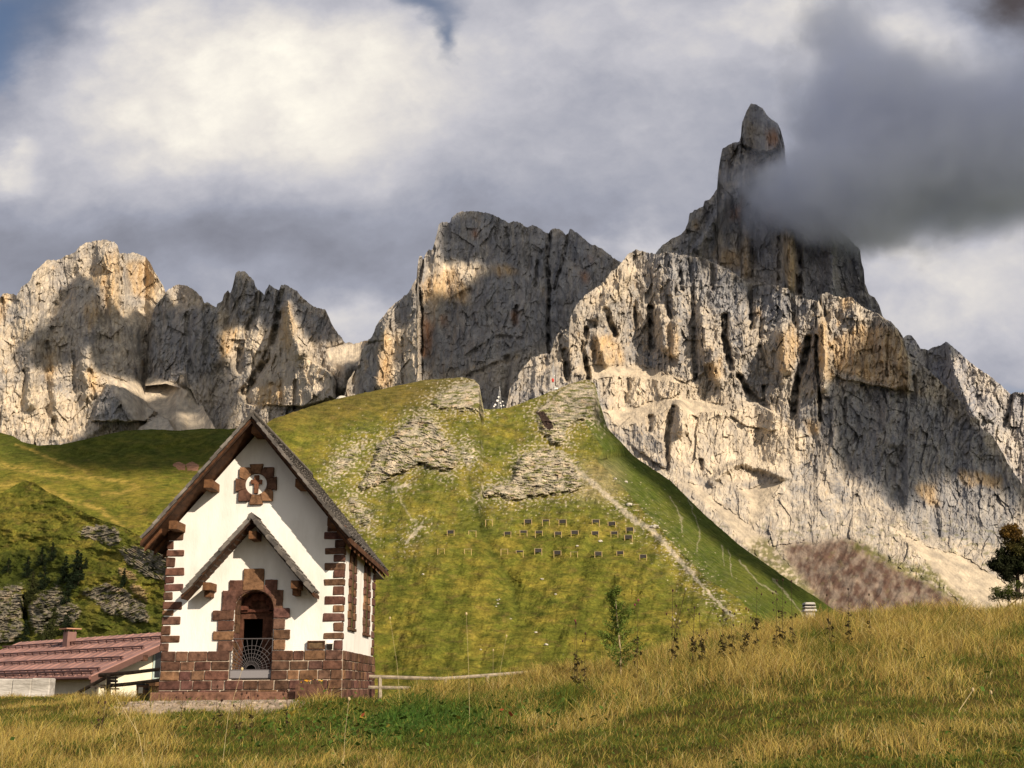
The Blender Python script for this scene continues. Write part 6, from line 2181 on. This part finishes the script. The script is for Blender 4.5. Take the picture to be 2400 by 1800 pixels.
PALE_H = (.42, .36, .28)
W2 = lambda x, y: (1560 + x * .3797, 1340 + y * .3797)
WD = [((1565, 1520), 1382, 42, 5, 'tallest dark thistle with pale heads, bending right above the meadow crest', PALE_H), ((1572, 1510), 1385, 5, 3, 'dark upright thistle close behind the tallest bending one', (.06, .02, .02)), ((1490, 1500), 1408, 6, 2, 'thin weed with a magenta head right of the larch sapling', (.20, .02, .07)),
      ((1352, 1530), 1462, -2, 2, 'dark headed thistle left of the larch sapling', (.05, .022, .016)), ((1368, 1530), 1486, 4, 1, 'short dark headed weed just left of the larch sapling', (.05, .022, .016)), ((1345, 1520), 1456, 3, 1, 'reddish headed thin weed furthest left on the crest', (.14, .03, .03)),
      ((1620, 1500), 1425, 8, 4, 'bushy brown weed right of the tallest thistle', (.05, .03, .02)), ((1645, 1498), 1440, -6, 3, 'low brown weed in the thicket right of the tallest thistle', (.05, .03, .02)), ((1690, 1480), 1432, 5, 4, 'dark branching weed in the middle of the crest thicket', (.04, .025, .02)), ((1716, 1478), 1436, -5, 4, 'dark branching weed beside the middle one of the thicket', (.04, .025, .02)),
      ((1768, 1462), 1380, 6, 3, 'tall thin weed near the right end of the thicket', (.06, .03, .02)), ((1815, 1455), 1362, 6, 5, 'tall dark weed left of the slatted chimney', (.05, .03, .02)), ((1830, 1452), 1360, 5, 5, 'tall dark weed nearest the slatted chimney', (.05, .03, .02)), ((1853, 1448), 1364, 2, 1, 'single thin stalk over the slatted chimney', (.05, .03, .02)), ((1942, 1445), 1396, -4, 1, 'short thin weed right of the slatted chimney', (.05, .03, .02)), ((1985, 1440), 1382, 3, 1, 'thin dark headed stalk standing before the maroon slope', (.03, .02, .02)),
      ((2035, 1432), 1395, 2, 1, 'thin stalk before the scree right of the maroon slope', (.05, .03, .02)), ((1740, 1470), 1428, 9, 4, 'rusty bushy weed right of the dark branching pair', (.10, .045, .02))]
for k, ((px, pyb), pyt, bend, heads, lab, hc) in enumerate(WD):
    weed(px, pyb + 16, pyt, lab, 25.0, bend, heads, hcol=hc, seed=60 + k, leaves=26 if 'bush' in lab or 'branch' in lab or 'thicket' in lab else 12, thick=.008 if 'tallest' in lab else .0055)
ST = [((1101, 1655), 1440, -8, 'tallest pale grass stalk, upright right of the chapel', 22), ((1165, 1580), 1492, 22, 'pale stalk leaning right beyond the tallest one', 27), ((940, 1590), 1450, -26, 'faint pale stalk leaning left over the chapel fence', 25), ((2238, 1710), 1618, 42, 'thick pale bent stalk in the meadow on the right', 17), ((345, 1785), 1625, -78, 'pale stalk leaning far left in front of the chapel corner', 16), ((525, 1720), 1570, 42, 'pale stalk leaning right before the chapel gate', 18), ((806, 1755), 1640, 12, 'thin pale stalk left of the lush green herbs', 17), ((2345, 1720), 1625, -22, 'thin stalk leaning left near the right edge', 17), ((1155, 1570), 1525, 1, 'short straight stalk beside the right leaning one', 27)]
for k, ((px, pyb), pyt, bend, lab, Y) in enumerate(ST):
    weed(px, pyb, pyt, lab, Y, bend, 1, (.50, .40, .22), (.46, .36, .2), 'grass_stalk', 90 + k, 0, .0035 if 'thick' not in lab else .008)
for k, (px, pyb, pyt, lab) in enumerate([(424, 1690, 1625, 'dark dry weed before the left corner of the plinth'), (507, 1690, 1610, 'dark dry weed before the plinth left of the gate'), (592, 1690, 1615, 'dark dry weed right in front of the chapel gate'), (560, 1688, 1628, 'crooked dark weed just left of the gate weed'), (673, 1688, 1622, 'dark dry weed before the flower trough'), (240, 1700, 1648, 'dark dry weed left of the chapel in short grass'), (232, 1712, 1690, 'short dark weed lowest left of the chapel')]):
    weed(px, pyb, pyt, lab, 22, random.uniform(-6, 10), 3, seed=120 + k, leaves=4)
# ------------------------------------------------------------------ the grey cloud wrapped round the spire
def peak_cloud():
    Yc = 2080.0
    c0 = at(2130, 330, Yc)
    s = Yc / FPX / math.cos(R(10))
    lo = at(1560, 640, Yc)
    hi = at(2720, -140, Yc)
    ctr = (lo + hi) / 2
    hx, hz = (hi.x - lo.x) / 2, (hi.z - lo.z) / 2
    hy = 200.0
    me = bpy.data.meshes.new('cloud')
    bm = bmesh.new()
    bmesh.ops.create_cube(bm, size=2)
    for v in bm.verts:
        v.co = Vector((v.co.x * hx, v.co.y * hy, v.co.z * hz))
    bm.to_mesh(me)
    bm.free()
    m = bpy.data.materials.new('grey cloud vapour')
    m.use_nodes = True
    nt = m.node_tree
    nt.nodes.clear()
    out = nt.nodes.new('ShaderNodeOutputMaterial')
    vol = nt.nodes.new('ShaderNodeVolumePrincipled')
    vol.inputs['Color'].default_value = (.905, .925, 1.0, 1)
    vol.inputs['Anisotropy'].default_value = 0.1
    nt.links.new(vol.outputs[0], out.inputs['Volume'])
    tc = nt.nodes.new('ShaderNodeTexCoord')

    def math_(op, a, b=None, c=None, clamp=False):
        n = nt.nodes.new('ShaderNodeMath')
        n.operation, n.use_clamp = op, clamp
        for i, v in enumerate((a, b, c)):
            if v is None:
                continue
            if isinstance(v, (int, float)):
                n.inputs[i].default_value = v
            else:
                nt.links.new(v, n.inputs[i])
        return n.outputs[0]

    def vec_(op, a, b):
        n = nt.nodes.new('ShaderNodeVectorMath')
        n.operation = op
        for i, v in enumerate((a, b)):
            if isinstance(v, (tuple, list)):
                n.inputs[i].default_value = v
            else:
                nt.links.new(v, n.inputs[i])
        return n.outputs['Value'] if op == 'DOT_PRODUCT' else n.outputs[0]
    nz = nt.nodes.new('ShaderNodeTexNoise')
    nz.inputs['Scale'].default_value = .007
    nz.inputs['Detail'].default_value = 6
    nz.inputs['Roughness'].default_value = .55
    nt.links.new(tc.outputs['Object'], nz.inputs['Vector'])
    w = nt.nodes.new('ShaderNodeVectorMath')
    w.operation = 'SCALE'
    w.inputs['Scale'].default_value = 190
    nt.links.new(vec_('SUBTRACT', nz.outputs['Color'], (.5, .5, .5)), w.inputs[0])
    p = vec_('ADD', tc.outputs['Object'], w.outputs[0])
    tot = 0.0
    for (bx, by, rx, rz_, wt_) in [(2230, 395, 330, 130, 1.5), (1935, 430, 140, 95, 1.2), (2010, 240, 140, 110, 1.0), (2010, 500, 170, 66, 1.1), (1960, 80, 100, 140, .85), (2480, 330, 300, 190, 1.3), (2120, 250, 170, 90, .8), (1850, 455, 60, 45, .3)]:
        q = at(bx, by, Yc) - ctr
        d = vec_('SUBTRACT', p, (q.x, 0, q.z))
        d = vec_('MULTIPLY', d, (1 / (rx * s), 1 / 120.0, 1 / (rz_ * s)))
        e = math_('POWER', 2.718, math_('MULTIPLY', vec_('DOT_PRODUCT', d, d), -1.0))
        tot = math_('MULTIPLY_ADD', e, wt_, tot)
    dens = math_('MULTIPLY_ADD', math_('SUBTRACT', nz.outputs['Fac'], .5), .95, tot)
    nz2 = nt.nodes.new('ShaderNodeTexNoise')
    nz2.inputs['Scale'].default_value = .022
    nz2.inputs['Detail'].default_value = 5
    nz2.inputs['Roughness'].default_value = .6
    nt.links.new(p, nz2.inputs['Vector'])
    dens = math_('MULTIPLY_ADD', math_('SUBTRACT', nz2.outputs['Fac'], .5), .85, dens)
    dens = math_('MULTIPLY', math_('SUBTRACT', dens, .26, clamp=True), .024)
    nt.links.new(dens, vol.inputs['Density'])
    xx, yy, zz = np.meshgrid(np.linspace(-.8, .8, 26), np.linspace(-.8, .8, 8), np.linspace(-.75, .75, 16))
    SHADE_PTS.append((np.stack([ctr.x + xx * hx, ctr.y + yy * hy, ctr.z + zz * hz], -1).reshape(-1, 3), np.ones(xx.size)))
    me.materials.append(m)
    o = bpy.data.objects.new('cloud', me)
    COL.objects.link(o)
    o.location = ctr
    tag(o, 'dark grey cloud wrapped round the right side of the tallest spire', 'cloud')


peak_cloud()
# ------------------------------------------------------------------ unseen cloud cover, shaped so that its shade falls on the mountains
def cloud_cover():
    H, cell = 2500.0, 22.0
    P = np.concatenate([p for p, _ in SHADE_PTS])
    S = np.concatenate([s for _, s in SHADE_PTS])
    P, S = P[S >= 0], S[S >= 0]
    k = (H - P[:, 2]) / SUN[2]
    Q = P[:, :2] + SUN[:2] * k[:, None]
    lo, hi = Q.min(0) - 500, Q.max(0) + 500
    nx, ny = ((hi - lo) / cell).astype(int) + 1
    ij = ((Q - lo) / cell).astype(int)
    a, b = np.zeros((ny, nx)), np.zeros((ny, nx))
    np.add.at(a, (ij[:, 1], ij[:, 0]), S)
    np.add.at(b, (ij[:, 1], ij[:, 0]), 1 - S)
    tot = np.maximum(a + b, 1e-9)
    a, b = a / tot * (a + b > 0), b / tot * (a + b > 0)

    def blur(m, s):
        r = int(s * 3)
        g = np.exp(-.5 * (np.arange(-r, r + 1) / s) ** 2)
        g /= g.sum()
        m = np.apply_along_axis(lambda v: np.convolve(v, g, 'same'), 0, m)
        return np.apply_along_axis(lambda v: np.convolve(v, g, 'same'), 1, m)
    A, B = blur(a, 1.3) + .02 * blur(a, 5), blur(b, 1.3) + .02 * blur(b, 5)
    f = (A - B) / (A + B + 2e-4)
    X, Yg = np.meshgrid(lo[0] + (np.arange(nx) + .5) * cell, lo[1] + (np.arange(ny) + .5) * cell)
    f = f + .35 * fbm(X / 160, Yg / 160, 4, 200, .6)
    cov = sstep(-.25, .35, f)
    keep = cov > .01
    idx = -np.ones((ny, nx), int)
    th = 70 * cov ** .7 * (1 + .4 * fbm(X / 220, Yg / 220, 4, 203))
    V, C, F = [], [], []
    idx[keep] = np.arange(keep.sum())
    n = keep.sum()
    up = np.stack([X[keep], Yg[keep], H + th[keep] * .75], 1)
    dn = np.stack([X[keep], Yg[keep], H - th[keep] * .25], 1)
    q = np.stack([idx[:-1, :-1], idx[:-1, 1:], idx[1:, 1:], idx[1:, :-1]], -1).reshape(-1, 4)
    q = q[(q >= 0).all(1)]
    V = np.concatenate([up, dn])
    F = np.concatenate([q, q[:, ::-1] + n])
    c = np.repeat(np.concatenate([cov[keep], cov[keep]])[:, None], 3, 1)
    m, nt, bs = material('cloud cover vapour', 1.0, 0.0)
    bs.inputs['Base Color'].default_value = (.85, .86, .9, 1)
    at_ = nt.nodes.new('ShaderNodeAttribute')
    at_.attribute_name = 'Col'
    nt.links.new(at_.outputs['Fac'], bs.inputs['Alpha'])
    o = np_mesh('clouds', V, F, m, c, True)
    tag(o, 'high broken cloud cover out of view, shaped to shade the mountains', 'cloud', None, 'stuff')


cloud_cover()
